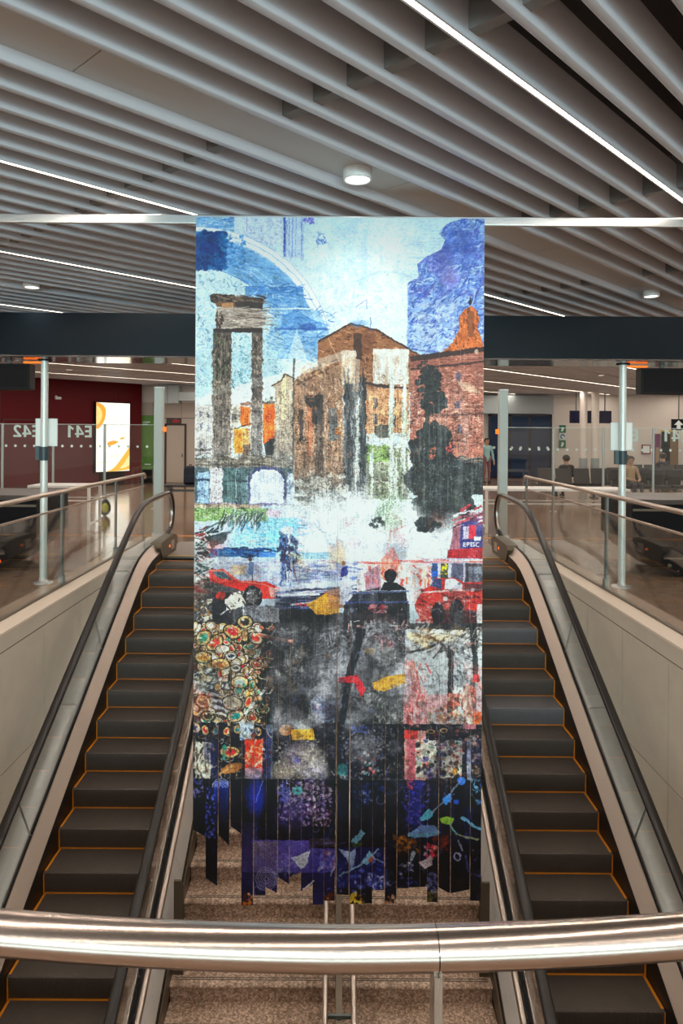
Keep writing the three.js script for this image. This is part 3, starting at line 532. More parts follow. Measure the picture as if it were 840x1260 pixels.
  poly([[543, 431], [556, 418], [564, 402], [563, 388], [570, 378], [578, 373], [586, 380], [589, 390], [586, 400], [593, 420], [595, 430]], [192, 112, 66]); clip([[543, 431], [556, 418], [564, 402], [563, 388], [570, 378], [578, 373], [586, 380], [589, 390], [586, 400], [593, 420], [595, 430]], () => { strokes(543, 372, 596, 432, 240, [[226, 148, 96], [130, 70, 42], [98, 56, 40], [206, 128, 80]], 7, 1.4, 1.2, .8, .7); rect(574, 380, 582, 412, [88, 58, 44], .55); });
  ell(577, 369, 2.4, 2.4, [44, 40, 60]); line([[577, 362], [577, 372]], [50, 44, 60], 1.2); poly([[503, 436], [545, 430], [595, 423], [595, 429], [545, 437], [505, 442]], [62, 46, 44]); line([[505, 452], [595, 442]], [54, 40, 40], 2.4, .85); ell(585, 430, 3, 3, [220, 196, 180], .8);
  for (const [x, y] of [[560, 456], [560, 490], [562, 520]]) rect(x, y, x + 6, y + 10, [86, 82, 100], .85); line([[508, 510], [595, 506]], [60, 44, 44], 2, .7); line([[556, 540], [595, 542]], [70, 44, 44], 2, .6);
  // dark trees
  const leafy = (x0, y0, x1, y1, n, r, al = .95) => { for (let i = 0; i < n; i++) { const a = rr(0, 6.3), k = Math.sqrt(rnd()); ell((x0 + x1) / 2 + k * (x1 - x0) / 2 * Math.cos(a), (y0 + y1) / 2 + k * (y1 - y0) / 2 * Math.sin(a), r * rr(.4, 1.2), r * rr(.4, 1), pick([[40, 42, 44], [50, 54, 52], [34, 35, 38], [44, 48, 50]]), al); } };
  leafy(514, 448, 540, 486, 90, 4); leafy(518, 478, 548, 506, 90, 4); leafy(508, 440, 530, 470, 30, 2.4, .7); rect(522, 500, 528, 530, [44, 42, 44]);
  leafy(506, 520, 556, 580, 240, 6); rect(508, 560, 595, 606, [42, 44, 46], .95); leafy(500, 560, 596, 612, 340, 6); leafy(512, 600, 580, 640, 260, 6); leafy(506, 634, 556, 652, 90, 4, .7);
  specks(528, 548, 536, 562, 16, [[214, 120, 96]], 1.5, .8); specks(548, 543, 558, 556, 26, [[190, 76, 72], [220, 130, 110]], 1.6, .8); strokes(558, 560, 595, 566, 14, [[130, 116, 104]], 16, 1, 0, .05, .7); strokes(506, 570, 592, 606, 90, [[90, 96, 96], [120, 118, 112]], 4, .8, 0, 1, .6); strokes(508, 526, 522, 606, 50, [[90, 84, 76]], 10, 1, 1.57, .2, .5);
  // ---- shop front, lower left
  rect(239, 562, 352, 574, [132, 124, 112]); strokes(239, 558, 352, 575, 160, [[92, 84, 76], [180, 172, 160], [70, 62, 56]], 14, 1.2, 0, .15, .6); line([[239, 571], [340, 571]], [70, 62, 58], 2, .8); mist(345, 566, 14, [150, 146, 140], .8);
  rect(239, 574, 362, 620, [70, 84, 90]); rect(243, 580, 257, 618, [150, 176, 206]); rect(243, 588, 257, 591, [44, 54, 80]); rect(258, 574, 274, 620, [206, 198, 200]); rect(260, 576, 269, 584, [180, 172, 174]); rect(276, 576, 292, 618, [66, 88, 88]); rect(293, 576, 306, 618, [84, 104, 108]); rect(276, 590, 306, 592, [40, 52, 60]); line([[291, 574], [291, 618]], [180, 190, 190], 1, .7);
  c.fillStyle = col([60, 62, 96]); c.beginPath(); c.moveTo(306, 620); c.lineTo(306, 592); c.ellipse(329, 592, 23, 20, 0, Math.PI, 2 * Math.PI); c.lineTo(352, 620); c.fill();
  c.fillStyle = col([218, 226, 242]); c.beginPath(); c.moveTo(308.5, 618); c.lineTo(308.5, 593); c.ellipse(329, 593, 20.5, 17, 0, Math.PI, 2 * Math.PI); c.lineTo(349.5, 618); c.fill(); rect(353, 580, 362, 618, [190, 204, 226], .9); rect(239, 618, 352, 621, [96, 92, 130], .8);
  // ---- mist and street
  rect(239, 621, 595, 640, [226, 228, 228], .0); grad(300, 600, 512, 700, [236, 240, 242], [232, 238, 244], 0, .97); rect(352, 640, 512, 705, [228, 236, 244], .95); rect(239, 621, 352, 760, [196, 208, 222]);
  for (const [x, y, r, al] of [[440, 618, 26, .9], [400, 640, 40, .9], [450, 655, 40, .85], [520, 668, 40, .95], [540, 660, 26, .9], [372, 640, 28, .8], [556, 640, 16, .6], [490, 645, 22, .9], [350, 628, 18, .6], [500, 650, 36, .9], [425, 675, 30, .8], [380, 668, 30, .7], [460, 690, 24, .6]]) mist(x, y, r, [246, 248, 249], al);
  mist(480, 630, 20, [140, 160, 130], .7, 1.4); strokes(462, 600, 500, 640, 80, [[100, 120, 92], [190, 206, 190]], 12, 1.3, 1.57, .15, .5); leafy(455, 634, 474, 648, 24, 3, .6); leafy(512, 634, 540, 652, 70, 4, .8); mist(430, 640, 10, [236, 190, 190], .6); mist(436, 665, 10, [230, 150, 160], .5);
  strokes(360, 625, 450, 690, 120, [[206, 222, 232], [250, 250, 250], [190, 206, 214]], 14, 1.6, 1, 1.4, .5);
  // pool and palms
  grad(284, 636, 366, 690, [126, 196, 226], [196, 222, 238], .95, .6); strokes(284, 640, 362, 684, 160, [[96, 180, 220], [200, 230, 242], [150, 208, 232]], 18, 1.6, .1, .3, .6); rect(330, 640, 364, 662, [110, 190, 224], .6);
  rect(239, 624, 330, 640, [128, 160, 90], .8); strokes(239, 620, 310, 644, 150, [[90, 130, 60], [160, 186, 110], [60, 80, 50], [210, 216, 200]], 8, 1.3, .4, 1, .6); rect(239, 619, 320, 624, [176, 150, 120], .7); rect(328, 626, 346, 634, [216, 180, 196], .8);
  for (let i = 0; i < 46; i++) { const x = 276 + rr(0, 50), y = 630 + rr(-4, 6); line([[x, y], [x + rr(-14, 0), y + rr(10, 22)]], pick([[30, 40, 36], [236, 238, 236], [60, 76, 60]]), rr(.8, 2), .85); }
  rect(239, 656, 262, 764, [206, 208, 206], .9);
  for (let i = 0; i < 190; i++) { const x = rr(239, 252), y = rr(650, 740), a = rr(-.7, .9), L = rr(8, 26); line([[x, y], [x + L * Math.cos(a), y + L * Math.sin(a)]], pick([[24, 38, 38], [44, 66, 62], [240, 242, 240], [20, 26, 28], [230, 232, 230], [150, 60, 60]]), rr(.8, 2.2), .85); }
  poly([[252, 660], [284, 652], [276, 668], [262, 672]], [40, 54, 56], .9);
  grad(260, 674, 320, 684, [20, 50, 96], [40, 96, 150]); strokes(262, 673, 340, 684, 60, [[14, 30, 64], [60, 120, 170], [30, 70, 130]], 12, 1.6, 0, .1, .8); rect(320, 678, 340, 684, [60, 110, 180], .8); rect(366, 678, 410, 686, [110, 170, 210], .6);
  strokes(260, 686, 430, 722, 240, [[180, 190, 220], [224, 226, 240], [150, 160, 196], [240, 240, 246], [170, 160, 190]], 26, 1.5, .05, .15, .6); strokes(360, 690, 440, 715, 70, [[120, 130, 180], [90, 110, 170]], 16, 1.3, 0, .15, .5); rect(285, 694, 303, 706, [232, 196, 150], .8);
  // walking figures
  specks(344, 654, 366, 690, 60, [[24, 34, 66], [40, 54, 90], [16, 22, 44]], 3.6, .9); rect(347, 660, 358, 700, [28, 36, 66], .85); ell(354, 651, 8, 5, [236, 232, 226], .9); strokes(346, 656, 366, 714, 60, [[230, 236, 244], [20, 28, 56], [90, 120, 180]], 8, 1.4, 1.3, .7, .8); line([[349, 700], [348, 714]], [70, 96, 150], 3, .8); line([[362, 694], [366, 714]], [90, 60, 80], 2, .7);
  rect(307, 690, 313, 706, [90, 110, 150], .9); ell(309, 687, 2.4, 2.6, [90, 60, 50]); line([[311, 706], [312, 714]], [80, 60, 60], 1.6); ell(423.5, 691, 2.4, 2.8, [130, 90, 80]); poly([[420, 698], [428, 694], [429, 704], [420, 712]], [44, 50, 130]); poly([[420, 708], [430, 705], [436, 718], [430, 730]], [214, 218, 230]);
  // red sports car
  rect(239, 716, 300, 768, [50, 46, 48], .85); poly([[258, 700], [276, 699], [296, 713], [330, 714], [345, 722], [347, 734], [322, 736], [318, 728], [300, 726], [260, 714]], [214, 44, 34]); line([[258, 701], [280, 702], [296, 714], [324, 717], [344, 724]], [246, 140, 120], 1.6, .8); poly([[262, 703], [276, 702], [288, 712], [270, 711]], [60, 84, 96]); ell(312, 733, 12, 14, [30, 26, 30]); ell(311, 733, 7, 9, [92, 88, 90]); strokes(302, 722, 322, 744, 26, [[150, 146, 146], [20, 18, 20]], 7, 1, 0, 3, .7); poly([[332, 720], [345, 724], [346, 734], [334, 733]], [238, 196, 186], .8);
  rect(262, 728, 288, 764, [30, 28, 32], .9); specks(264, 728, 278, 736, 8, [[220, 60, 40]], 3, .8); poly([[278, 736], [296, 726], [304, 742], [292, 748], [280, 750]], [222, 216, 206]); strokes(278, 728, 306, 752, 30, [[60, 50, 46], [246, 242, 236]], 9, 1.2, 1, 1.5, .8);
  rect(304, 744, 346, 782, [120, 118, 124], .85); strokes(300, 742, 346, 790, 120, [[150, 148, 152], [80, 78, 84], [60, 58, 62]], 10, 1.4, 1.3, .8, .55); strokes(239, 736, 262, 766, 50, [[150, 110, 60], [40, 34, 30], [220, 214, 200]], 8, 1.6, .6, 1.4, .7);
  // dark speeding cars in the middle
  rect(345, 730, 418, 790, [22, 20, 24]); grad(340, 720, 424, 746, [214, 216, 228], [48, 52, 76], .5, .9); strokes(338, 722, 426, 748, 90, [[236, 238, 244], [30, 34, 60], [90, 100, 150], [16, 18, 30]], 46, 1.8, -.05, .08, .7); poly([[378, 742], [402, 728], [418, 734], [418, 752], [392, 756]], [220, 160, 50], .85); poly([[400, 726], [418, 722], [424, 746], [408, 748]], [206, 120, 60], .6); ell(396, 768, 20, 14, K0, .9); specks(366, 740, 378, 746, 6, [[200, 40, 40]], 2, .8); poly([[348, 782], [382, 770], [402, 768], [396, 788], [360, 796]], [40, 136, 190]); strokes(350, 768, 402, 796, 90, [[30, 100, 170], [110, 190, 220], [20, 70, 140]], 9, 1.4, .8, 1, .7); specks(390, 776, 400, 790, 12, [[200, 50, 50]], 2.4, .8);
  poly([[418, 712], [432, 716], [438, 740], [420, 742]], [206, 206, 216], .9);
  // bus and old red car, silhouetted man on a bench
  poly([[558, 645], [580, 630], [595, 624], [595, 690], [552, 690]], [150, 90, 104], .9); poly([[568, 640], [595, 632], [595, 672], [566, 672]], [58, 56, 112]); rect(570, 645, 577, 660, [200, 190, 210]); rect(577, 643, 586, 660, [206, 52, 70]); strokes(556, 624, 595, 648, 30, [[200, 60, 70], [236, 230, 236], [90, 40, 60]], 18, 2, -.4, .15, .7); poly([[552, 674], [595, 670], [595, 684], [550, 686]], [160, 40, 48]);
  c.fillStyle = col([238, 232, 236]); c.font = 'bold 7.5px sans-serif'; c.fillText('EPISC', 570, 669.5); rect(584, 657, 592, 662, [236, 236, 240]);
  rect(520, 684, 595, 720, [196, 196, 216]); for (const [x0, x1, a] of [[532, 539, [60, 80, 120]], [543, 552, [70, 70, 60]], [556, 571, [90, 90, 110]], [574, 594, [70, 66, 72]]]) rect(x0, 690, x1, 712, a); specks(544, 691, 551, 703, 10, [[230, 210, 40]], 2.6, .95); rect(531, 700, 540, 706, [40, 100, 190]); line([[440, 690], [595, 688]], [206, 60, 60], 1.5, .7); strokes(440, 686, 595, 692, 20, [[240, 236, 240], [220, 120, 110]], 40, 1.6, 0, .02, .8);
  poly([[440, 704], [456, 692], [530, 690], [530, 724], [440, 730]], [226, 216, 214], .8); strokes(448, 692, 530, 712, 80, [[232, 90, 50], [240, 170, 130], [200, 60, 50], [240, 236, 232]], 9, 2, 1.4, .8, .6); poly([[448, 704], [468, 692], [470, 722], [452, 726]], [130, 90, 110], .7); poly([[470, 686], [484, 670], [494, 690], [486, 706], [470, 704]], [224, 100, 76], .6);
  line([[482, 650], [476, 680], [462, 700], [466, 730], [476, 770]], [226, 130, 120], 2.2, .5); line([[480, 652], [500, 644]], [220, 110, 110], 1.5, .5);
  poly([[424, 742], [442, 726], [468, 720], [470, 780], [424, 790]], [34, 34, 44], .9);
  poly([[510, 726], [530, 718], [536, 708], [560, 708], [574, 714], [595, 712], [595, 772], [560, 768], [520, 762], [512, 748]], [172, 50, 44]); poly([[530, 718], [536, 709], [544, 709], [544, 722]], [60, 70, 110]); poly([[548, 709], [560, 709], [570, 716], [570, 722], [548, 722]], [226, 226, 236]); line([[512, 727], [548, 724], [595, 722]], [240, 226, 224], 2, .8); strokes(512, 722, 595, 766, 130, [[206, 84, 70], [100, 26, 28], [230, 180, 170], [60, 20, 24]], 12, 1.8, .1, .5, .6); ell(563, 752, 9, 18, [24, 20, 24]); ell(540, 752, 8, 14, [30, 22, 26]); rect(534, 748, 595, 772, [28, 22, 26], .75); ell(549, 734, 3, 3, [240, 226, 220]); rect(573, 690, 595, 724, [60, 50, 56], .7); rect(577, 694, 593, 712, [120, 124, 140], .8); line([[574, 714], [595, 714]], [190, 44, 40], 2);
  ell(481, 706, 7.5, 8.5, [22, 20, 24]); poly([[474, 714], [489, 714], [500, 722], [503, 740], [502, 740], [502, 775], [470, 775], [466, 730]], [20, 19, 23]); line([[430, 728], [504, 725]], [84, 96, 140], 2, .8); line([[426, 739], [512, 738]], [60, 70, 120], 2.4, .9); line([[446, 725], [502, 724]], [220, 226, 240], .8, .8); rect(440, 740, 505, 790, [22, 20, 24], .8); poly([[504, 724], [520, 724], [512, 740], [504, 740]], [230, 226, 228], .8); specks(455, 742, 476, 772, 70, [[220, 100, 110], [240, 200, 190], [200, 60, 70], [120, 60, 80]], 3, .7); rect(588, 740, 595, 800, [226, 228, 228], .8);
  // ---- jewels, smoke, tree
  rect(239, 764, 595, 892, [40, 38, 40]); rect(418, 752, 500, 800, [48, 44, 48], .8); strokes(430, 760, 505, 800, 160, [[160, 156, 160], [80, 76, 80], [210, 160, 150], [220, 220, 220], [40, 36, 40]], 12, 1.6, .9, 1.2, .6); c.strokeStyle = col([170, 170, 178], .9); c.lineWidth = 3; c.beginPath(); c.arc(457, 773, 5, 0, 7); c.stroke(); 
  rect(338, 790, 500, 888, [96, 94, 97], .6); strokes(335, 770, 505, 890, 1500, [[140, 138, 142], [84, 82, 86], [172, 170, 174], [56, 54, 58], [30, 28, 32]], 14, 1.6, 1.2, 1.6, .75); mist(400, 830, 36, [140, 138, 142], .7, 1.3); mist(372, 800, 26, [30, 28, 30], .8); mist(350, 836, 20, [110, 100, 94], .6, 1.6); mist(366, 866, 24, [22, 20, 22], .8); mist(425, 812, 18, [150, 150, 158], .6, 1.4); mist(452, 815, 30, [150, 148, 150], .7); mist(476, 800, 20, [176, 172, 170], .7); mist(466, 870, 34, [40, 40, 40], .8, .8);
  strokes(352, 796, 380, 820, 60, [[160, 150, 136], [40, 36, 34]], 7, 1, 0, 1.5, .6); c.strokeStyle = col([150, 150, 160], .5); c.lineWidth = 1; for (let r = 5; r < 26; r += 4) { c.beginPath(); c.ellipse(427, 815, r * .7, r, 0, 0, 7); c.stroke(); }
  mist(402, 868, 18, [110, 130, 190], .9); for (let i = 0; i < 60; i++) ell(402 + rr(-14, 12), 868 + rr(-17, 17), rr(1, 2.6), rr(1, 2.6), pick([[84, 110, 180], [200, 90, 90], [190, 200, 226], [60, 80, 150]]), .7); c.strokeStyle = col([170, 186, 220], .7); for (const r of [8, 13, 17]) { c.beginPath(); c.arc(402, 868, r, 0, 7); c.stroke(); }
  poly([[440, 772], [452, 772], [436, 830], [426, 890], [418, 890], [428, 824]], [26, 26, 32], .95); poly([[419, 832], [442, 828], [452, 846], [446, 856], [438, 838], [418, 838]], [206, 44, 56], .9); poly([[460, 838], [478, 830], [500, 826], [500, 838], [474, 848], [462, 846]], [216, 160, 60], .85); strokes(460, 828, 500, 846, 40, [[236, 196, 110], [180, 120, 40]], 9, 1.3, -.2, .4, .7); ell(457, 799, 8, 4, [200, 156, 96], .7); strokes(430, 845, 500, 890, 260, [[60, 62, 56], [120, 122, 112], [24, 24, 24], [160, 160, 150]], 5, 1.2, 0, 3, .6); ell(456, 856, 6, 6, [180, 178, 178], .6);
  // bright right side with the dark tree
  rect(500, 772, 595, 890, [226, 230, 231]); mist(540, 830, 50, [240, 244, 245], .9); strokes(500, 770, 590, 800, 200, [[60, 60, 58], [240, 240, 238], [150, 140, 130], [90, 80, 70]], 12, 1.6, -.4, .7, .6); specks(508, 770, 530, 784, 30, [[190, 130, 80], [90, 60, 40], [230, 210, 180]], 2.4, .7);
  line([[505, 800], [530, 794], [548, 784]], [46, 42, 44], 3.2, .9); line([[530, 780], [548, 792], [556, 812]], [44, 38, 40], 3, .9); line([[548, 790], [534, 808]], [56, 50, 50], 2.4, .8); poly([[552, 790], [560, 800], [559, 880], [552, 884], [553, 820]], [40, 36, 38]); strokes(556, 790, 580, 830, 60, [[60, 62, 70], [150, 156, 160]], 10, 1.4, .8, .7, .7); poly([[578, 764], [588, 764], [590, 830], [584, 836], [582, 800]], [34, 34, 36], .9); line([[583, 830], [586, 884]], [80, 56, 50], 6, .7); rect(584, 826, 592, 836, [220, 60, 60], .85);
  poly([[500, 812], [512, 810], [520, 846], [528, 860], [524, 895], [498, 895]], [236, 150, 146], .9); strokes(500, 806, 526, 892, 120, [[240, 190, 186], [220, 100, 100], [250, 224, 220], [210, 80, 70]], 14, 1.6, 1.4, .4, .7); line([[504, 812], [512, 850]], [206, 96, 80], 1.4, .8); line([[511, 812], [520, 850]], [206, 96, 80], 1.2, .8); ell(509, 816, 4, 5, [226, 130, 110], .9);
  rect(526, 852, 552, 874, [240, 160, 160], .7); rect(552, 850, 572, 866, [200, 96, 80], .75); poly([[556, 854], [572, 856], [572, 866]], [70, 40, 34], .8); specks(528, 866, 570, 890, 60, [[240, 220, 190], [200, 90, 70], [226, 160, 110], [120, 70, 50]], 3.2, .7); rect(572, 840, 583, 890, [230, 206, 190], .8); strokes(560, 840, 592, 890, 80, [[206, 120, 80], [240, 224, 210], [120, 70, 60], [226, 90, 60]], 12, 1.4, 1.4, .5, .6); specks(584, 872, 594, 888, 14, [[230, 100, 50]], 3, .9); strokes(500, 776, 580, 850, 40, [[206, 180, 180]], 16, .8, 1.57, .3, .5);
  // beads and jewellery
  rect(239, 766, 334, 889, [30, 26, 24]); 
  const bead = (x0, y0, r, a, b, rot = 0) => { c.save(); c.translate(x0, y0); c.rotate(rot); c.scale(1, rr(.62, 1)); const x = 0, y = 0; rot = 0; ell(x, y, r * 1.15, r, [24, 20, 18], 1, rot); ell(x, y, r, r * .86, a, 1, rot); ell(x, y, r * .62, r * .5, b, 1, rot); c.strokeStyle = col([226, 206, 160], .8); c.lineWidth = r * .12; c.beginPath(); c.ellipse(x, y, r * .8, r * .68, rot, 0, 7); c.stroke(); ell(x - r * .3, y - r * .3, r * .22, r * .14, [255, 250, 240], .8, rot); for (let i = 0; i < 5; i++) { const q = rr(0, 6.3); ell(r * .78 * Math.cos(q), r * .66 * Math.sin(q), r * .1, r * .1, pick([[40, 30, 24], [240, 230, 200], [200, 50, 44]]), .8); } c.restore(); };
  const gold = [176, 140, 86], pal = [[196, 40, 44], [24, 128, 110], [214, 164, 84], [206, 196, 184], [150, 106, 70], [220, 214, 206], [170, 60, 44]];
  for (let i = 0; i < 300; i++) bead(rr(241, 324 - Math.abs(rr(-8, 8))), rr(768, 886), rr(3, 7.5), pick([gold, [150, 130, 108], [206, 198, 190], [110, 86, 62]]), pick(pal), rr(0, 3));
  for (const [x, y, r, a, b, t] of [[288, 776, 11, gold, [206, 36, 44], .4], [266, 790, 11, gold, [196, 66, 56], -.7], [252, 784, 10, gold, [20, 126, 104], -.8], [316, 784, 9, [206, 190, 160], [214, 60, 52], .5], [303, 764, 9, [190, 168, 120], [50, 44, 40], 0], [273, 816, 11, [206, 164, 104], [186, 110, 60], .1], [252, 808, 10, gold, [214, 150, 70], 0], [276, 797, 8, [206, 198, 190], [190, 182, 176], 0], [286, 806, 6.5, [226, 226, 226], [40, 60, 80], 0], [292, 821, 6, [226, 222, 216], [50, 48, 46], 0], [297, 838, 10, [206, 170, 110], [190, 206, 196], 0], [318, 816, 9, [150, 104, 80], [120, 70, 56], .4], [288, 864, 12, [196, 178, 158], [160, 140, 120], .2], [252, 862, 9, [120, 112, 104], [60, 56, 52], .2], [312, 842, 7, gold, [30, 132, 110], 1.9], [308, 862, 8, gold, [206, 50, 44], 1.9], [292, 880, 10, [206, 176, 140], [40, 140, 130], -.3], [326, 872, 9, [60, 84, 70], [20, 110, 90], 0], [258, 880, 8, [110, 90, 70], [60, 46, 36], .3]]) bead(x, y, r, a, b, t);
  clip([[240, 828], [262, 820], [270, 838], [262, 850], [241, 856]], () => { rect(238, 818, 272, 858, [196, 198, 194]); strokes(236, 818, 272, 858, 70, [[50, 54, 52], [90, 94, 92]], 12, 1.8, -.4, .7, .8); });
  for (let i = 0; i < 9; i++) ell(264 + i * 1.6, 850 + i * 4, 7, 2.6, i % 2 ? [210, 200, 190] : [80, 66, 58], 1, .2);
  line([[303, 878], [330, 844]], [226, 226, 222], 3.4); line([[318, 779], [362, 788]], [190, 90, 70], 4, .9); line([[320, 778], [360, 787]], [240, 226, 214], 1.2, .9);
  for (let i = 0; i < 24; i++) bead(rr(316, 338), rr(770, 880), rr(2, 5), pick([[110, 60, 46], [60, 48, 42], [150, 80, 60]]), pick([[160, 60, 50], [40, 36, 34], [190, 150, 110]]), rr(0, 3)); mist(338, 830, 18, [16, 14, 16], .75, 3); mist(334, 790, 14, [20, 16, 18], .6);
  // ---- darker band
  rect(239, 888, 595, 957, [20, 18, 24]); strokes(239, 888, 595, 957, 900, [[60, 58, 70], [120, 116, 122], [30, 30, 70], [16, 14, 18], [160, 152, 150]], 6, 1.4, .8, 1.6, .45);
  for (let i = 0; i < 7; i++) bead(242 + i * 13, 896 + rr(-2, 5), rr(4, 7), pick([[60, 66, 110], gold, [40, 40, 60]]), pick([[190, 50, 44], [40, 110, 120], [90, 90, 130], [40, 40, 60]]), rr(0, 3)); rect(298, 888, 315, 910, [196, 210, 224], .9); strokes(298, 888, 315, 910, 30, [[90, 110, 150], [240, 244, 248]], 6, 1.2, .5, 1.5, .7); rect(330, 890, 338, 960, [120, 130, 150], .6);
  rect(243, 912, 262, 957, [206, 196, 178], .9); strokes(242, 910, 264, 957, 40, [[90, 70, 56], [240, 236, 226], [40, 30, 26]], 12, 2, 1.5, .5, .7); bead(285, 924, 12, [200, 160, 100], [200, 44, 46]); rect(276, 916, 281, 934, [30, 130, 116], .8); ell(288, 944, 14, 6, [170, 110, 60], .9, -.3); line([[266, 956], [290, 940]], [196, 150, 96], 3, .8); rect(262, 912, 272, 957, [24, 26, 70], .7);
  rect(304, 908, 325, 946, [206, 60, 40]); strokes(304, 906, 326, 948, 90, [[240, 150, 110], [190, 36, 24], [236, 196, 170], [220, 90, 50]], 8, 2, .6, 1.5, .7); rect(304, 944, 325, 957, [190, 160, 160], .8); rect(326, 900, 336, 957, [22, 24, 70], .7);
  mist(374, 890, 16, [226, 224, 222], .95); poly([[360, 896], [388, 895], [390, 908], [362, 909]], [222, 170, 60], .95); ell(354, 897, 8, 7, [190, 110, 50], .8); mist(376, 934, 32, [206, 190, 176], .95, .9); mist(350, 948, 18, [190, 172, 152], .8); mist(392, 946, 20, [214, 206, 206], .8); specks(342, 910, 408, 957, 320, [[110, 90, 80], [240, 234, 226], [70, 60, 110], [160, 140, 120]], 1.4, .6); ell(368, 934, 5, 4, [90, 90, 150], .8);
  mist(450, 918, 26, [150, 146, 150], .7); specks(422, 890, 480, 957, 200, [[160, 158, 164], [70, 76, 120], [226, 224, 226], [30, 30, 34]], 1.8, .55); specks(446, 926, 464, 950, 22, [[200, 80, 84], [60, 150, 150], [220, 200, 190]], 2.4, .7); mist(487, 917, 10, [110, 106, 110], .7, 1.2); ell(424, 945, 7, 8, [60, 140, 140], .6); specks(434, 890, 455, 900, 16, [[80, 100, 200]], 2.6, .7);
  rect(500, 896, 526, 957, [214, 150, 140], .9); rect(500, 896, 516, 906, [206, 50, 40], .9); rect(503, 905, 514, 957, [150, 50, 70], .55); rect(514, 908, 572, 954, [206, 196, 182], .9); for (let i = 0; i < 80; i++) { const x = rr(516, 572), y = rr(908, 954), r = rr(1.5, 4.5); ell(x, y, r, r, pick([[70, 60, 110], [150, 110, 80], [30, 26, 30], [236, 226, 214], [200, 120, 110], [120, 150, 130]]), .8); if (r > 3) ell(x, y, r * .45, r * .45, [20, 18, 24], .9); } rect(539, 890, 545, 957, [24, 22, 40], .7); for (const [x, y] of [[532, 897], [548, 896]]) bead(x, y, 5, [190, 130, 80], [30, 26, 26]); rect(571, 900, 576, 957, [20, 20, 26], .9); rect(577, 905, 582, 957, [190, 200, 230], .7); specks(583, 900, 594, 957, 40, [[150, 130, 110], [200, 190, 170], [30, 26, 30]], 3, .7); rect(571, 888, 588, 894, [226, 140, 150], .8); ell(568, 924, 6, 2, [236, 230, 214], .9); ell(562, 946, 4, 5, [206, 150, 60], .8);
  // ---- night blue strips
  rect(239, 957, 595, 1113, [9, 9, 18]); strokes(239, 957, 595, 1040, 220, [[14, 22, 60], [20, 16, 34], [4, 4, 10]], 30, 4, 1.57, .2, .6);
  grad(266, 960, 284, 1010, [30, 50, 140], [14, 24, 80], .9, .3); c.lineWidth = 1; for (let r = 3; r < 12; r += 2) { c.strokeStyle = col([180, 186, 226], .7); c.beginPath(); c.arc(275, 968, r, Math.PI, 2 * Math.PI); c.stroke(); } specks(256, 968, 268, 1030, 90, [[60, 76, 190], [110, 120, 220], [30, 40, 120]], 1.6, .8); specks(240, 958, 252, 980, 24, [[90, 90, 180], [170, 160, 210]], 2.4, .6); mist(318, 978, 14, [40, 60, 190], .8, 2); line([[326, 958], [318, 985]], [120, 130, 210], 1.6, .7);
  specks(344, 957, 402, 1008, 420, [[206, 190, 206], [120, 96, 150], [90, 70, 130], [230, 222, 226], [60, 40, 80]], 1.8, .65); specks(372, 962, 410, 1014, 260, [[216, 196, 206], [110, 70, 90], [150, 120, 170]], 1.8, .7); ell(369, 971, 7, 5, [90, 170, 170], .8); ell(369, 971, 3, 2, [24, 60, 70], .9); specks(345, 965, 358, 985, 40, [[90, 96, 170]], 2, .7); mist(362, 1000, 26, [70, 50, 130], .5);
  grad(300, 1010, 320, 1080, [70, 60, 120], [70, 60, 120], .3, .9); rect(314, 1032, 384, 1072, [84, 74, 150], .92); grad(314, 1034, 344, 1072, [110, 100, 110], [96, 84, 120], .9, .6); rect(384, 1042, 418, 1084, [66, 60, 140], .9); rect(384, 1030, 416, 1040, [70, 58, 62], .6); strokes(312, 1030, 416, 1080, 140, [[120, 112, 180], [70, 60, 130], [100, 96, 160]], 12, 2, .2, .6, .35); rect(300, 1072, 418, 1113, [22, 20, 60], .85);
  c.lineWidth = 1.4; for (let r = 3; r < 13; r += 2.4) { c.strokeStyle = col([150, 146, 176], .7); c.beginPath(); c.ellipse(331, 1080, r, r * 1.1, 0, 0, 7); c.stroke(); } poly([[362, 1054], [372, 1050], [384, 1044], [382, 1060], [374, 1068], [368, 1062]], [206, 216, 224], .85); specks(340, 1056, 368, 1080, 80, [[160, 170, 200], [110, 110, 170]], 2, .6); specks(396, 1046, 416, 1068, 40, [[190, 200, 220], [120, 130, 200], [190, 120, 130]], 2.4, .6); line([[376, 1094], [390, 1082]], [226, 222, 226], 2.4, .8); line([[410, 1076], [416, 1062]], [200, 210, 230], 2, .7); specks(303, 1098, 314, 1112, 16, [[190, 110, 30], [230, 170, 60], [90, 40, 14]], 2.8, .9); specks(403, 1098, 418, 1110, 16, [[190, 120, 30], [90, 44, 14]], 2.6, .9);
  // right half splashes
  rect(418, 1040, 480, 1090, [26, 32, 110], .6); specks(418, 1046, 480, 1098, 120, [[50, 64, 180], [20, 26, 90], [150, 160, 220], [90, 110, 210]], 2.6, .55); poly([[420, 1042], [434, 1046], [442, 1040], [440, 1052], [436, 1070], [430, 1056]], [170, 190, 220], .8); poly([[434, 1034], [448, 1018], [452, 1024], [442, 1036]], [120, 170, 190], .85); line([[420, 1076], [448, 1062], [470, 1042]], [150, 190, 220], 2, .85); poly([[448, 1060], [458, 1044], [464, 1052], [456, 1062]], [140, 190, 220], .9); line([[460, 1052], [478, 1060]], [160, 180, 220], 2, .7); specks(455, 1052, 462, 1058, 6, [[170, 70, 40]], 2, .9); specks(454, 1074, 476, 1092, 70, [[190, 196, 230], [70, 84, 190]], 1.6, .8); specks(436, 1040, 450, 1036, 10, [[70, 90, 40]], 3, .6); specks(445, 970, 460, 985, 30, [[60, 84, 170], [160, 170, 220]], 1.6, .6); specks(430, 962, 480, 975, 30, [[40, 60, 120]], 2, .5);
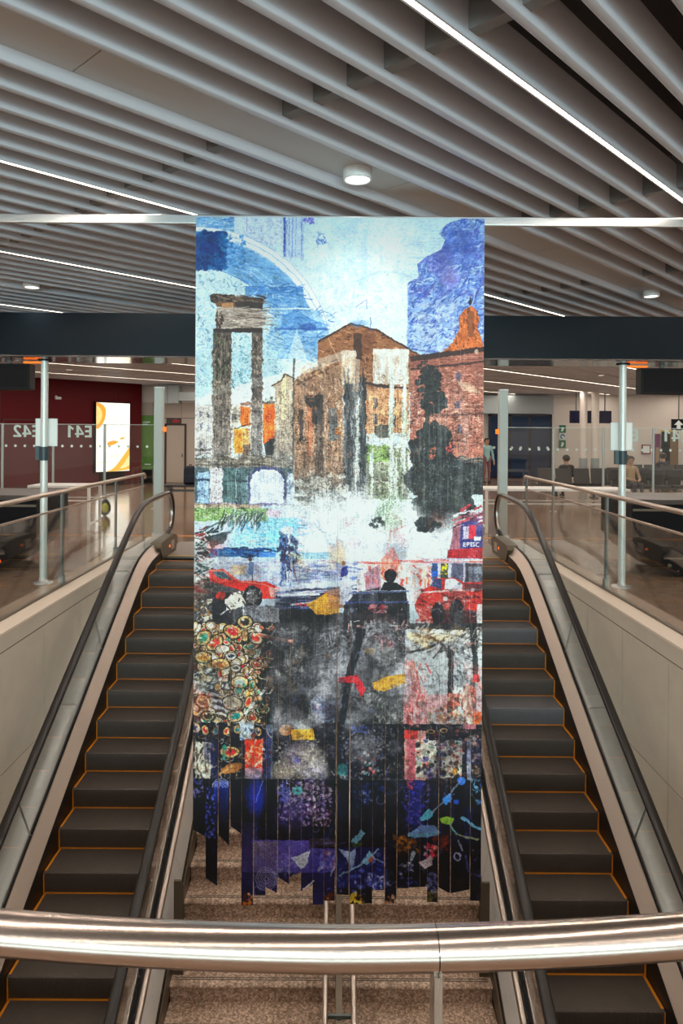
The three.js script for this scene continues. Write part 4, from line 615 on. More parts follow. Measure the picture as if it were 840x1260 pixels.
  rect(505, 957, 524, 1012, [36, 36, 120], .55); specks(496, 960, 530, 1020, 160, [[50, 56, 160], [100, 96, 200], [24, 28, 90], [120, 90, 150]], 2, .6); specks(503, 957, 512, 968, 14, [[200, 80, 90]], 2, .6);
  const gl = [[90, 160, 210], [150, 210, 226], [60, 110, 190]]; poly([[519, 1004], [530, 992], [538, 996], [532, 1004], [522, 1008]], [96, 170, 190], .9); line([[532, 998], [546, 986], [558, 972], [568, 958]], [130, 140, 160], 2, .8); poly([[546, 980], [556, 972], [560, 980], [552, 988]], [70, 140, 220], .9); ell(570, 958, 5, 5, [70, 130, 220], .85); ell(564, 983, 3, 3, [50, 90, 190], .8); poly([[504, 1024], [520, 1012], [536, 1012], [545, 1020], [540, 1026], [512, 1028]], [120, 150, 190], .75); line([[505, 1026], [545, 1022]], [90, 140, 150], 2.4, .8); poly([[543, 1004], [552, 1002], [562, 1004], [558, 1012], [546, 1010]], [150, 190, 70], .9); line([[556, 1010], [566, 1024]], [130, 190, 180], 2.6, .8); line([[570, 1002], [582, 1010], [595, 1018]], [120, 180, 210], 3.4, .85); line([[566, 1024], [592, 1030]], [180, 196, 150], 2.4, .7); specks(582, 955, 595, 985, 30, gl, 2, .6);
  specks(488, 1026, 520, 1046, 50, [[150, 90, 24], [90, 50, 16], [190, 130, 40]], 3, .6); specks(536, 1026, 554, 1044, 30, [[130, 50, 24], [90, 34, 20]], 3.4, .7); specks(526, 1036, 540, 1054, 30, [[214, 60, 80], [236, 200, 200], [180, 40, 60]], 2.6, .8); poly([[518, 1058], [534, 1050], [536, 1062], [526, 1066]], [214, 200, 206], .8); specks(494, 1058, 512, 1080, 26, [[190, 190, 214], [90, 90, 170]], 2.2, .7); ell(511, 1050, 3, 7, [160, 176, 190], .8, .3); c.strokeStyle = col([170, 170, 210], .85); c.lineWidth = 2.4; c.beginPath(); c.arc(566, 1051, 4, 0, 7); c.stroke(); line([[567, 1030], [573, 1044]], [170, 180, 210], 2.4, .7); line([[576, 1048], [580, 1070]], [90, 100, 190], 2, .6); specks(529, 1072, 542, 1096, 40, [[120, 124, 190], [190, 190, 220], [60, 60, 120]], 2.4, .7); specks(530, 1094, 542, 1108, 20, [[110, 100, 40], [170, 160, 110]], 2.4, .7); specks(478, 1080, 492, 1090, 10, [[150, 160, 220]], 2, .6); specks(434, 1098, 452, 1110, 26, [[214, 176, 40], [240, 220, 120], [150, 100, 20]], 3, .95); specks(478, 1100, 492, 1109, 16, [[214, 150, 90], [240, 200, 150]], 2.6, .9); specks(582, 1040, 594, 1090, 14, [[90, 90, 180], [180, 180, 210]], 1.8, .6); specks(496, 1082, 520, 1090, 16, [[70, 76, 170]], 2, .6);
  // fragments and scribbles scattered over the lower collage
  const scrib = (x0, y0, x1, y1, n, cols, r0, r1, w, al) => { for (let i = 0; i < n; i++) { const x = rr(x0, x1), y = rr(y0, y1), r = rr(r0, r1), a = rr(0, 6.3); c.strokeStyle = col(pick(cols), al * rr(.4, 1)); c.lineWidth = w * rr(.5, 1.5); c.beginPath(); c.ellipse(x, y, r, r * rr(.3, 1), a, a, a + rr(1, 5)); c.stroke(); } };
  const shard = (x0, y0, x1, y1, n, cols, r, al) => { for (let i = 0; i < n; i++) { const x = rr(x0, x1), y = rr(y0, y1), m = 3 + Math.floor(rr(0, 4)); poly(Array.from({ length: m }, (_, k) => [x + r * rr(.3, 1.2) * Math.cos(k / m * 6.28), y + r * rr(.3, 1.2) * Math.sin(k / m * 6.28)]), pick(cols), al * rr(.4, 1)); } };
  for (let i = 0; i < 90; i++) mist(rr(338, 498), rr(772, 888), rr(5, 20), pick([[160, 158, 162], [26, 24, 28], [110, 108, 112], [196, 194, 196], [60, 58, 62]]), rr(.3, .75), rr(.5, 1.8)); poly([[440, 772], [452, 772], [436, 830], [426, 890], [418, 890], [428, 824]], [22, 22, 28], .85); poly([[419, 832], [442, 828], [452, 846], [446, 856], [438, 838], [418, 838]], [206, 44, 56], .85); poly([[460, 838], [478, 830], [500, 826], [500, 838], [474, 848], [462, 846]], [216, 160, 60], .8); scrib(336, 768, 500, 955, 130, [[196, 194, 198], [120, 118, 124], [30, 28, 32]], 2, 9, 1, .4); shard(340, 770, 500, 955, 70, [[150, 146, 148], [52, 48, 52], [196, 190, 186], [30, 28, 30], [110, 84, 70], [90, 96, 130]], 5, .55);
  shard(240, 768, 336, 955, 90, [[190, 150, 90], [150, 40, 36], [30, 110, 96], [226, 216, 200], [24, 20, 20], [110, 80, 60]], 3.4, .75); scrib(240, 768, 336, 955, 200, [[230, 210, 160], [40, 30, 26], [240, 236, 226], [160, 120, 70]], 2, 6, 1.1, .8);
  scrib(500, 772, 594, 955, 170, [[60, 54, 52], [214, 120, 110], [250, 246, 244], [130, 110, 100]], 3, 12, 1, .5); shard(500, 850, 594, 955, 110, [[226, 140, 120], [240, 226, 206], [120, 70, 50], [190, 90, 70], [60, 50, 60]], 3.2, .6);
  scrib(262, 640, 595, 765, 170, [[250, 250, 250], [70, 80, 120], [180, 190, 220], [200, 90, 80]], 3, 12, .9, .4); shard(430, 690, 594, 765, 60, [[190, 60, 54], [236, 230, 232], [60, 60, 84], [30, 26, 30]], 3, .5);
  scrib(362, 450, 505, 600, 200, [[60, 48, 42], [214, 190, 164], [120, 90, 72]], 2, 7, 1, .5); scrib(300, 960, 595, 1105, 90, [[60, 70, 170], [150, 160, 220], [24, 24, 60]], 2, 8, 1, .5);
  // canvas grain over all of it
  strokes(239, 266, 595, 955, 1500, [[255, 255, 255], [20, 20, 24]], 4, .5, 0, 3.1, .16); strokes(239, 420, 595, 960, 500, [[255, 255, 255]], 30, .4, 1.57, .02, .22);
  // weathered, many-layered print: ragged edges, a second exposure showing through, stone-like mottling
  const w = cv.width, h = cv.height, img = c.getImageData(0, 0, w, h), src = new Uint8ClampedArray(img.data), out = img.data;
  const fine = lattice(128), mid = lattice(64), wide = lattice(32), ss = (a, b, t) => { t = Math.max(0, Math.min(1, (t - a) / (b - a))); return t * t * (3 - 2 * t); };
  const ridge = (n) => 1 - Math.abs(2 * n - 1);
  for (let y = 0; y < h; y++) {
    const py = y / S + 266, street = ss(600, 650, py), night = ss(950, 965, py), low = ss(430, 520, py);
    const amp = 2.0 + 2.2 * low - 2.3 * street + .8 * night;
    for (let x = 0; x < w; x++) {
      const a = fine(x / 5, y / 5) - .5, b = fine(x / 5 + 40, y / 5 + 17) - .5, a2 = mid(x / 14, y / 14) - .5, b2 = mid(x / 14 + 31, y / 14 + 9) - .5;
      const jx = (a * 1.1 + a2 * 1.4) * amp, jy = (b * 1.1 + b2 * 1.4) * amp;
      const sx = Math.max(0, Math.min(w - 1, Math.round(x + jx))), sy = Math.max(0, Math.min(h - 1, Math.round(y + jy))), i = (sy * w + sx) * 4, o = (y * w + x) * 4;
      // second exposure, drawn from another place of the same print
      const gx = Math.round(x * .55 + 180 + jx * 3) % w, gy = Math.max(0, Math.min(h - 1, Math.round(py < 620 ? y * .6 + 330 + jy * 3 : py < 955 ? y + 150 - (x % 70) * .4 + jy * 4 : y - 120 + jy * 4))), g = (gy * w + gx) * 4;
      const veil = ss(.46, .72, wide(x / 60, y / 75)) * (  .08 * low + .22 * street - .15 * night);
      const tex = (ridge(fine(x / 2.3, y / 2.3)) - .5) * .5 + (ridge(fine(x / 6 + 9, y / 4 + 5)) - .5) * .7 + (fine(x / 2 + 50, y / 26) - .5) * .55 * low + (mid(x / 22, y / 22) - .5) * .6;
      const lum = (src[i] * .3 + src[i + 1] * .59 + src[i + 2] * .11) / 255, k = (.16 + .34 * low - .20 * street) * (lum > .8 ? .5 : 1) * (1 - .2 * night);
      const drip = (1 - street) * low * ss(.62, .8, fine(x / 7 + 3, y / 160)) * .28, mott = street * (1 - night) * ss(.6, .85, mid(x / 9, y / 9 + 20)) * .2, soot = street * (1 - night) * ss(.58, .8, mid(x / 12 + 7, y / 10)) * .3 * ss(740, 790, py);
      for (let q = 0; q < 3; q++) {
        let v = src[i + q] * (1 - veil) + src[g + q] * veil;
        v *= 1 + tex * k * 1.6; v += tex * k * 26; v += (236 - v) * drip * .6; v += (206 - v) * mott * .45; v *= 1 - soot * .75;
        out[o + q] = v;
      }
      const L = out[o] * .3 + out[o + 1] * .59 + out[o + 2] * .11;
      for (let q = 0; q < 3; q++) { let v = L + (out[o + q] - L) * 1.16; v = 122 + (v - 122) * 1.14 + 4; out[o + q] = v;
      }
    }
  }
  c.putImageData(img, 0, 0);
  const t = new THREE.CanvasTexture(cv); t.colorSpace = THREE.SRGBColorSpace; return t;
}
{
  const D = 5.3, X = (px) => (px - 412) * D / F, Y = (py) => EYE - (py - 531) * D / F;
  const print = std(rgb(.80, .80, .80), .62, 0, { map: paintBanner() }), back = std(rgb(.6, .6, .6), .8);
  const ban = thing('hanging_banner', 'tall printed collage banner cut into ragged strips, hanging above the stairs', 'banner', [X(417), Y(1113), -D]);
  const sheet = (name, pts) => {
    const s = new THREE.Shape(pts.map(([a, b]) => new THREE.Vector2(X(a) - X(417), Y(b) - Y(1113))));
    const g = new THREE.ExtrudeGeometry(s, { depth: .002, bevelEnabled: false }), p = g.attributes.position, uv = new Float32Array(p.count * 2);
    for (let i = 0; i < p.count; i++) { const a = (p.getX(i) + X(417)) * F / D + 412, b = 531 - (p.getY(i) + Y(1113) - EYE) * F / D; uv[2 * i] = (a - 239) / 356; uv[2 * i + 1] = 1 - (b - 266) / 847; }
    g.setAttribute('uv', new THREE.BufferAttribute(uv, 2));
    return mesh(name, g, print, ban);
  };
  const C = 745;
  sheet('upper_sheet', [[239.5, 266], [416.2, 266], [416.2, 620], [415.9, C], [240, C]]);
  sheet('upper_sheet', [[416.2, 266], [594, 266], [594.5, C], [416.7, C], [416.2, 620]]);
  const edge = [240, 256, 271, 285.5, 300, 315, 330, 344.5, 359, 373.5, 388, 401.5, 416.3, 433, 447.5, 461.5, 476.5, 491.5, 506, 520, 529, 542.5, 557.5, 581.5, 595];
  const foot = [[1020, 1028], [1079, 1089], [1026, 1039], [1015, 1025], [1112.5, 1112.5], [1100, 1100], [1090, 1097], [1077, 1086], [1077, 1071], [1095, 1086], [1111, 1111], [1106, 1106], [1098, 1099], [1110, 1110], [1109, 1109], [1092.6, 1092.6], [1109, 1109], [1090, 1090], [1089, 1088.5], [1088.5, 1088], [1107, 1107], [1089, 1096], [1096, 1091], [1105, 1105]];
  const gapAt = { 2: 1.2, 4: .5, 5: .9, 7: .9, 8: .8, 12: 3.2, 13: 1.3, 16: 1.2, 17: .8, 21: 1.1, 22: 1.0, 23: 1.1, 3: 1.6 };
  for (let i = 0; i < 24; i++) {
    const l = i ? (gapAt[i] ?? .2) / 2 : 0, r = i < 23 ? (gapAt[i + 1] ?? .2) / 2 : 0, dl = i === 12 ? .2 : 0, dr = i === 11 ? .4 : 0;
    const shift = i < 12 ? 1.5 : .5;
    sheet('strip', [[edge[i] + (i === 0 ? 0 : .05) + dl, C], [edge[i + 1] - (i === 23 ? .5 : .05) - dr, C], [edge[i + 1] - r + shift * .4, foot[i][1]], [edge[i] + l + shift * .4, foot[i][0]]]);
  }
  // carrying bar, hung from the ceiling
  const bar = thing('banner_bar', 'long slim aluminium bar carrying the banner across the stairwell', 'bar', [0, Y(268), -D - .03]);
  mesh('bar', RB(-5.6, 5.6, -.034, .034, -.016, .016, .006), M.alu, bar);
  for (const x of [-5.2, -3.4, 3.4, 5.2]) mesh('hanger', cyl(x, 0, .03, TOP - Y(268) - .005, .006, 8), M.darkSteel, bar);
}
// ================================================================ things on the upper floor
const at = (px, d) => (px - 412) * d / F;                      // sideways offset of a bearing at a distance
const font = await new FontLoader().loadAsync('fonts/droid/droid_sans_bold.typeface.json');
// ---- round poles under the beam
for (const s of [-1, 1]) {
  const x = s < 0 ? -3.70 : 3.66, d = 8.9;
  const t = thing('support_pole', s < 0 ? 'pale metal pole with white notice under the beam, left side' : 'pale metal pole with white notice under the beam, right side', 'pole', [x, 0, -d], 'poles under the dark beam');
  mesh('shaft', new THREE.CylinderGeometry(.045, .045, 2.85, 28).translate(0, 1.43, 0), M.pole, t);
  mesh('flange', new THREE.LatheGeometry([[.12, 0], [.12, .012], [.06, .018], [.05, .05], [.046, .06]].map(([a, b]) => new THREE.Vector2(a, b)), 28), M.steelRough, t);
  mesh('collar', new THREE.CylinderGeometry(.085, .085, .022, 28).translate(0, 2.835, 0), M.black, t);
  mesh('notice', RB(-.125, .14, 1.745, 2.085, .048, .056, .002), M.paper, t);
  mesh('notice_frame', merge([B(-.132, -.125, 1.74, 2.09, .046, .058), B(.14, .147, 1.74, 2.09, .046, .058), B(-.132, .147, 1.738, 1.745, .046, .058), B(-.132, .147, 2.085, 2.092, .046, .058)]), M.letter, t);
  mesh('dark_band', new THREE.CylinderGeometry(.056, .056, .175, 28).translate(0, 1.645, 0), std(rgb(.02, .045, .055), .4), t);
  mesh('belt_cassette', RB(-.1, -.05, 1.56, 1.735, -.03, .03, .006), std(rgb(.05, .09, .10), .4), t);
}
// ---- dark displays hung under the beam with an orange end light
for (const s of [-1, 1]) {
  const x = s * 4.0, t = thing('hanging_display', s < 0 ? 'black display hung under the dark beam at the left edge' : 'black display hung under the dark beam at the right edge', 'display', [x, 2.5, -9.2]);
  mesh('case', RB(Math.min(0, s * 1.4), Math.max(0, s * 1.4), -.03, .31, -.06, .12, .008), M.black, t);
  mesh('screen', B(Math.min(s * .03, s * 1.37), Math.max(s * .03, s * 1.37), 0, .28, -.064, -.06), M.blackGloss, t);
  mesh('hanger', B(s * .3 - .02, s * .3 + .02, .3, .36, 0, .05), M.darkSteel, t);
  mesh('orange_lamp', RB(Math.min(-s * .16, s * .1), Math.max(-s * .16, s * .1), .322, .345, -.02, .03, .004), M.lamp, t);
}
// ---- black low units behind the glass
for (const s of [-1, 1]) {
  const x = s * 4.05, d = 9.5, t = thing('black_unit', s < 0 ? 'large black boxy unit behind the left glass railing' : 'large black boxy unit behind the right glass railing', 'machine', [x, 0, -d]);
  const flat = (pts, y0, dz0, dz1) => { const sh = new THREE.Shape(pts.map(([a, b]) => new THREE.Vector2(s * a, b))); const g = new THREE.ExtrudeGeometry(sh, { depth: dz1 - dz0, bevelEnabled: true, bevelSize: .01, bevelThickness: .01, bevelSegments: 2 }); g.translate(0, 0, -dz1); return g; };
  mesh('body', flat([[0, .5], [0, .98], [2.6, .98], [2.6, .04], [.55, .04], [.18, .3]], 0, 0, 1.1), M.blackGloss, t);
  mesh('top_plate', RB(Math.min(-s * .03, s * 2.65), Math.max(-s * .03, s * 2.65), .99, 1.06, -.05, 1.15, .012), std(rgb(.05, .04, .035), .35), t);
  mesh('trim_band', B(Math.min(0, s * 2.6), Math.max(0, s * 2.6), .90, .93, -.016, -.01), M.bronze, t);
  mesh('lower_trim', B(Math.min(s * .42, s * 2.5), Math.max(s * .42, s * 2.5), .25, .27, -.016, -.01), M.bronze, t);
  mesh('foot', B(Math.min(s * .7, s * 2.4), Math.max(s * .7, s * 2.4), 0, .05, .1, 1.0), M.black, t);
  mesh('signal_lamp', new THREE.SphereGeometry(.03, 14, 10).translate(s * .50, .16, .012), s < 0 ? M.lamp : M.bronze, t);
  for (let i = 0; i < 9; i++) mesh('bolt', new THREE.CylinderGeometry(.012, .012, .012, 8).rotateX(Math.PI / 2).translate(s * (.62 + i * .09), .09, .014), M.bronze, t);
}
// ---- white frame tables
for (const s of [-1, 1]) {
  const d = 14, x0 = s < 0 ? -6.0 : 2.95, x1 = s < 0 ? -4.78 : 5.78, t = thing('frame_table', s < 0 ? 'white tubular frame table behind the left glass railing' : 'long white tubular frame table behind the right glass railing', 'table', [(x0 + x1) / 2, 0, -d]);
  const w = (x1 - x0) / 2;
  mesh('top', RB(-w, w, .82, .87, -.35, .35, .01), M.white, t);
  for (const a of [-1, 1]) for (const b of [-1, 1]) mesh('leg', B(a * w - a * .05, a * w, 0, .82, b * .35 - b * .05, b * .35), M.white, t);
  for (const b of [-1, 1]) mesh('rail', B(-w, w, .56, .59, b * .34 - .015, b * .34 + .015), M.white, t);
  for (const a of [-1, 1]) mesh('side_rail', B(a * w - a * .04, a * w - a * .01, .1, .13, -.33, .33), M.white, t);
}
// ---- glass screens with gate numbers, lettered to be read from the other side
for (const s of [-1, 1]) {
  const d = 17.5, xs = s < 0 ? [-9.6, -8.32, -7.05, -5.76, -4.5] : [4.2, 5.47, 6.72, 7.97, 9.2];
  const t = thing('glass_screen', s < 0 ? 'tall glass screen with reversed gate numbers in front of the red wall' : 'tall glass screen with reversed gate numbers in front of the waiting seats', 'screen', [(xs[0] + xs[4]) / 2, 0, -d], 'lettered glass screens');
  const o = (m) => { m.position.set(-(xs[0] + xs[4]) / 2, 0, d); return m; };
  xs.forEach((x, i) => {
    o(mesh('post', cyl(x, d, 0, 2.12, .03, 14), M.greenSteel, t)); o(mesh('post_foot', cyl(x, d, 0, .02, .09, 18), M.steelRough, t));
    if (i < 4) { o(mesh('pane', B(x + .035, xs[i + 1] - .035, .12, 2.1, d - .005, d + .005), M.glass, t)); o(mesh('edge_strip', B(x + .035, xs[i + 1] - .035, 2.1, 2.112, d - .006, d + .006), M.letter, t)); }
  });
  const dots = []; for (let x = xs[0] + .2; x < xs[4] - .1; x += .235) dots.push(new THREE.CylinderGeometry(.033, .033, .003, 12).rotateX(Math.PI / 2).translate(x, 1.56, -d + .009));
  const dr = o(mesh('dot_row', merge(dots), M.letter, t)); dr.userData.kind = 'stuff';
  const word = (text, x) => { const g = new TextGeometry(text, { font, size: .3, depth: .004, curveSegments: 6 }); g.computeBoundingBox(); g.translate(-g.boundingBox.max.x / 2, 0, 0); g.rotateY(Math.PI); g.translate(x, 1.78, -d - .006); o(mesh('gate_lettering', g, M.letter, t)); };
  if (s < 0) { word('E42', at(33, d)); word('E41', at(99, d)); } else { word('E41', at(833, d)); word('E42', at(770, d)); }
}
// ---- square pale columns at the railing ends
for (const s of [-1, 1]) {
  const t = thing('square_column', s < 0 ? 'pale square column at the far end of the left glass railing' : 'pale square column at the far end of the right glass railing', 'column', [s < 0 ? -3.27 : 3.12, 0, -13], 'square columns by the railing ends');
  mesh('shaft', RB(-.078, .078, 0, 2.74, -.078, .078, .006), std(rgb(.50, .60, .58), .35), t); mesh('base', RB(-.1, .1, 0, .06, -.1, .1, .006), M.steelRough, t); mesh('cap', RB(-.084, .084, 2.74, 2.765, -.084, .084, .004), M.steelRough, t);
  mesh('signal_lamp', new THREE.CylinderGeometry(.035, .035, .09, 14).translate(s * -.0 + (s < 0 ? .1 : -.1), 1.98, 0), M.lamp, t);
}
// ---- red wall running diagonally, with its light box
{
  const A = [-12.2, 20.3], Bp = [-7.25, 26.2], L = Math.hypot(Bp[0] - A[0], Bp[1] - A[1]), ang = Math.atan2(Bp[1] - A[1], Bp[0] - A[0]);
  const w = struct('wall_red', 'dark red wall at the back left', 'wall'); w.position.set(A[0], 0, -A[1]); w.rotation.y = ang;
  mesh('face', metric(new THREE.BoxGeometry(L, CEIL + .1, .2).translate(L / 2, (CEIL + .1) / 2, -.1)), M.red, w);
  mesh('plinth', new THREE.BoxGeometry(L, .12, .02).translate(L / 2, .06, .01), M.redDark, w);
  for (const a of [1.0, 2.45, 3.9, 6.6]) mesh('panel_joint', new THREE.BoxGeometry(.025, 3.4, .01).translate(a, 1.8, .002), M.redDark, w);
  mesh('vent', RB(1.3, 2.3, 2.28, 2.68, -.015, .0, .004), M.bronze, w);
  for (let i = 0; i < 5; i++) mesh('vent_slat', new THREE.BoxGeometry(.94, .02, .02).translate(1.8, 2.34 + i * .07, .018), M.redDark, w);
  mesh('door_frame', merge([new THREE.BoxGeometry(.06, 2.3, .03).translate(2.55, 1.15, .01), new THREE.BoxGeometry(.06, 2.3, .03).translate(3.75, 1.15, .01), new THREE.BoxGeometry(1.26, .06, .03).translate(3.15, 2.3, .01)]), M.redDark, w);
  const inv = (px) => { const k = (px - 412) / F, ux = Math.cos(ang), ud = Math.sin(ang); return (k * A[1] - A[0]) / (ux - k * ud); };
  const s0 = inv(116), s1 = inv(157), W = s1 - s0, H = 2.46, cv = document.createElement('canvas'); cv.width = 256; cv.height = 512; const c = cv.getContext('2d');
  c.fillStyle = '#fbf8ef'; c.fillRect(0, 0, 256, 512);
  const blob = (pts, col) => { c.fillStyle = col; c.beginPath(); c.moveTo(...pts[0]); for (let i = 1; i < pts.length; i += 2) c.quadraticCurveTo(...pts[i], ...pts[i + 1]); c.fill(); };
  blob([[0, 0], [70, 10], [72, 70], [66, 150], [20, 190], [6, 200], [0, 190]], '#f0a030'); blob([[0, 20], [40, 40], [44, 90], [40, 140], [0, 170]], '#f7cf80');
  blob([[256, 330], [190, 420], [150, 470], [120, 500], [80, 512], [200, 512], [256, 500]], '#f2b445'); blob([[256, 390], [220, 450], [180, 490], [200, 500], [256, 470]], '#fae0a0'); blob([[80, 300], [120, 270], [170, 290], [130, 320], [90, 320]], '#eda33a'); blob([[180, 262], [210, 250], [220, 262], [200, 276], [182, 274]], '#f0b040');
  c.fillStyle = 'rgba(130,100,90,.45)'; for (const [x, y, w2] of [[100, 14, 90], [80, 100, 120], [60, 122, 150], [90, 146, 110], [110, 392, 70], [100, 404, 60]]) for (let i = 0; i < w2; i += 9) c.fillRect(x + i, y, rr(4, 7), 6);
  c.fillStyle = 'rgba(200,60,40,.5)'; c.fillRect(20, 436, 70, 3); c.fillRect(20, 446, 60, 3);
  const tex = new THREE.CanvasTexture(cv); tex.colorSpace = THREE.SRGBColorSpace;
  const lb = thing('light_box', 'glowing white poster light box with orange swirls on the red wall', 'light box'); lb.position.set(A[0] + s0 * Math.cos(ang), .5, -(A[1] + s0 * Math.sin(ang))); lb.rotation.y = ang;
  mesh('case', new THREE.BoxGeometry(W + .06, H + .06, .12).translate(W / 2, H / 2, .062), M.black, lb);
  mesh('poster', new THREE.BoxGeometry(W, H, .006).translate(W / 2, H / 2, .126), std(rgb(.8, .8, .8), .5, 0, { map: tex, emissive: rgb(1, 1, 1), emissiveMap: tex, emissiveIntensity: .75 }), lb);
  mesh('stand', new THREE.BoxGeometry(W * .7, .49, .1).translate(W / 2, -.255, .06), M.black, lb);
  const pl = new THREE.RectAreaLight(rgb(1, .95, .85), 1.0, W, H); lb.updateMatrixWorld(); const pc = lb.localToWorld(new THREE.Vector3(W / 2, H / 2, .14)), pt = lb.localToWorld(new THREE.Vector3(W / 2, H / 2, 3)); pl.position.copy(pc); pl.lookAt(pt); scene.add(pl);
  const cam = thing('wall_camera', 'small white security camera on the red wall', 'camera'); { const q = inv(68); cam.position.set(A[0] + q * Math.cos(ang), 3.1, -(A[1] + q * Math.sin(ang))); cam.rotation.y = ang; }
  mesh('mount', new THREE.BoxGeometry(.06, .06, .06).translate(0, 0, .03), M.white, cam); mesh('camera_body', new THREE.CylinderGeometry(.05, .05, .2, 12).rotateZ(Math.PI / 2).translate(.04, -.05, .09), M.white, cam);
}
// ---- beige panelled wall with door beyond the red wall
{
  const d = 26.6, w = struct('wall_beige', 'beige panelled wall with a door at the back left', 'wall');
  mesh('core', B(-8.4, -1.5, 0, 3.05, d + .03, d + .2), M.joint, w);
  for (let i = 0; i < 6; i++) { const x0 = -8.0 + i * 1.08; mesh('panel', B(x0, x0 + 1.065, 2.47, 3.05, d, d + .03), M.beige, w); if (i !== 1) mesh('panel', B(x0, x0 + 1.065, .02, 2.45, d, d + .03), M.beige, w); else { mesh('panel', B(x0, -6.42, .02, 2.45, d, d + .03), M.beige, w); mesh('panel', B(-5.63, -4.8, .02, 2.45, d + .012, d + .03), M.beige, w); } }
  mesh('soffit', B(-8.4, -1.5, 3.05, CEIL + .05, d - .1, d + .2), M.beigeLight, w);
  const dr = struct('door_1', 'beige door in a dark frame below a small red sign', 'door');
  mesh('door_frame', merge([B(-6.47, -6.4, 0, 2.24, d - .05, d), B(-5.72, -5.65, 0, 2.24, d - .05, d), B(-6.47, -5.65, 2.18, 2.25, d - .05, d)]), std(rgb(.05, .025, .02), .5), dr);
  mesh('leaf', B(-6.4, -5.72, .01, 2.18, d - .02, d), std(rgb(.50, .41, .34), .45), dr); mesh('handle', RB(-5.82, -5.78, .98, 1.1, d - .06, d - .02, .006), M.darkSteel, dr);
  const sg = thing('exit_sign', 'small red sign above the beige door', 'sign', [-6.06, 2.3, -d]); mesh('sign_case', RB(-.12, .12, 0, .1, .005, .05, .004), M.redSign, sg); mesh('sign_bracket', RB(-.02, .02, .1, .14, 0, .03, .003), M.darkSteel, sg);
  const du = thing('air_duct', 'grey metal air duct box under the ceiling at the back left', 'duct', [-6.1, 2.98, -d + .7]);
  mesh('duct_box', RB(-.42, .36, 0, .68, -.3, .3, .01), M.grey, du); mesh('seam', B(-.05, -.03, 0, .68, -.306, -.3), M.darkSteel, du); mesh('branch', RB(.36, 3.2, .1, .42, -.25, .25, .01), M.grey, du);
  const gb = thing('green_banner', 'tall green display panel between the red wall and the pale column', 'banner', [-7.1, .5, -d + .12]);
  mesh('panel', RB(-.24, .22, 0, 2.05, -.02, .02, .006), M.green, gb); mesh('white_line', merge([B(-.18, .1, 1.78, 1.82, -.024, -.02), B(-.18, .02, 1.7, 1.73, -.024, -.02), B(-.1, .14, .18, .22, -.024, -.02)]), M.paper, gb); mesh('foot', B(-.2, .18, -.5, 0, -.03, .03), M.black, gb);
}
// ---- bench with a backpack, and a bag on the floor
{
  const d = 18, b = thing('long_bench', 'long low dark bench beyond the left escalator', 'bench', [-3.4, 0, -d]);
  mesh('seat', RB(-1.0, 1.2, .53, .58, -.25, .25, .012), M.seat, b); for (const x of [-.85, .95]) mesh('leg', B(x - .04, x + .04, 0, .53, -.2, .2), M.darkSteel, b); mesh('beam', B(-.85, .95, .4, .45, -.03, .03), M.darkSteel, b);
  const p = thing('backpack', 'dark navy backpack standing on the long low bench', 'backpack', [-3.72, .58, -d]);
  const g = new RoundedBoxGeometry(.34, .48, .22, 4, .08); { const q = g.attributes.position; for (let i = 0; i < q.count; i++) { const t = (q.getY(i) + .24) / .48; q.setX(i, q.getX(i) * (1.08 - .3 * t * t) + .02 * Math.sin(t * 7)); q.setZ(i, q.getZ(i) * (1.1 - .25 * t)); } g.computeVertexNormals(); } g.translate(0, .24, 0);
  mesh('pack', g, std(rgb(.012, .016, .03), .8), p); const pk = new RoundedBoxGeometry(.24, .2, .08, 3, .03); pk.translate(0, .15, .13); mesh('front_pocket', pk, std(rgb(.015, .02, .035), .8), p);
  for (const s of [-1, 1]) mesh('strap', tube([[s * .08, .44, -.08], [s * .1, .34, -.17], [s * .11, .18, -.18], [s * .12, .06, -.1]], .014, 16, 8), M.black, p); mesh('handle', tube([[-.05, .46, -.03], [0, .52, -.03], [.05, .46, -.03]], .01, 12, 8), M.black, p);
  const y = thing('sports_bag', 'small yellow and black bag on the floor behind the left railing', 'bag', [-5.25, 0, -16]);
  const yg = new THREE.SphereGeometry(1, 20, 14).scale(.13, .19, .11); yg.translate(0, .19, 0); mesh('bag_body', yg, M.black, y); const fg = new THREE.SphereGeometry(1, 18, 12).scale(.085, .115, .06); fg.translate(.02, .19, .07); mesh('yellow_front', fg, std(rgb(.55, .55, .02), .6), y); mesh('handle', tube([[-.05, .35, 0], [0, .44, 0], [.05, .35, 0]], .01, 12, 8), M.black, y);
}
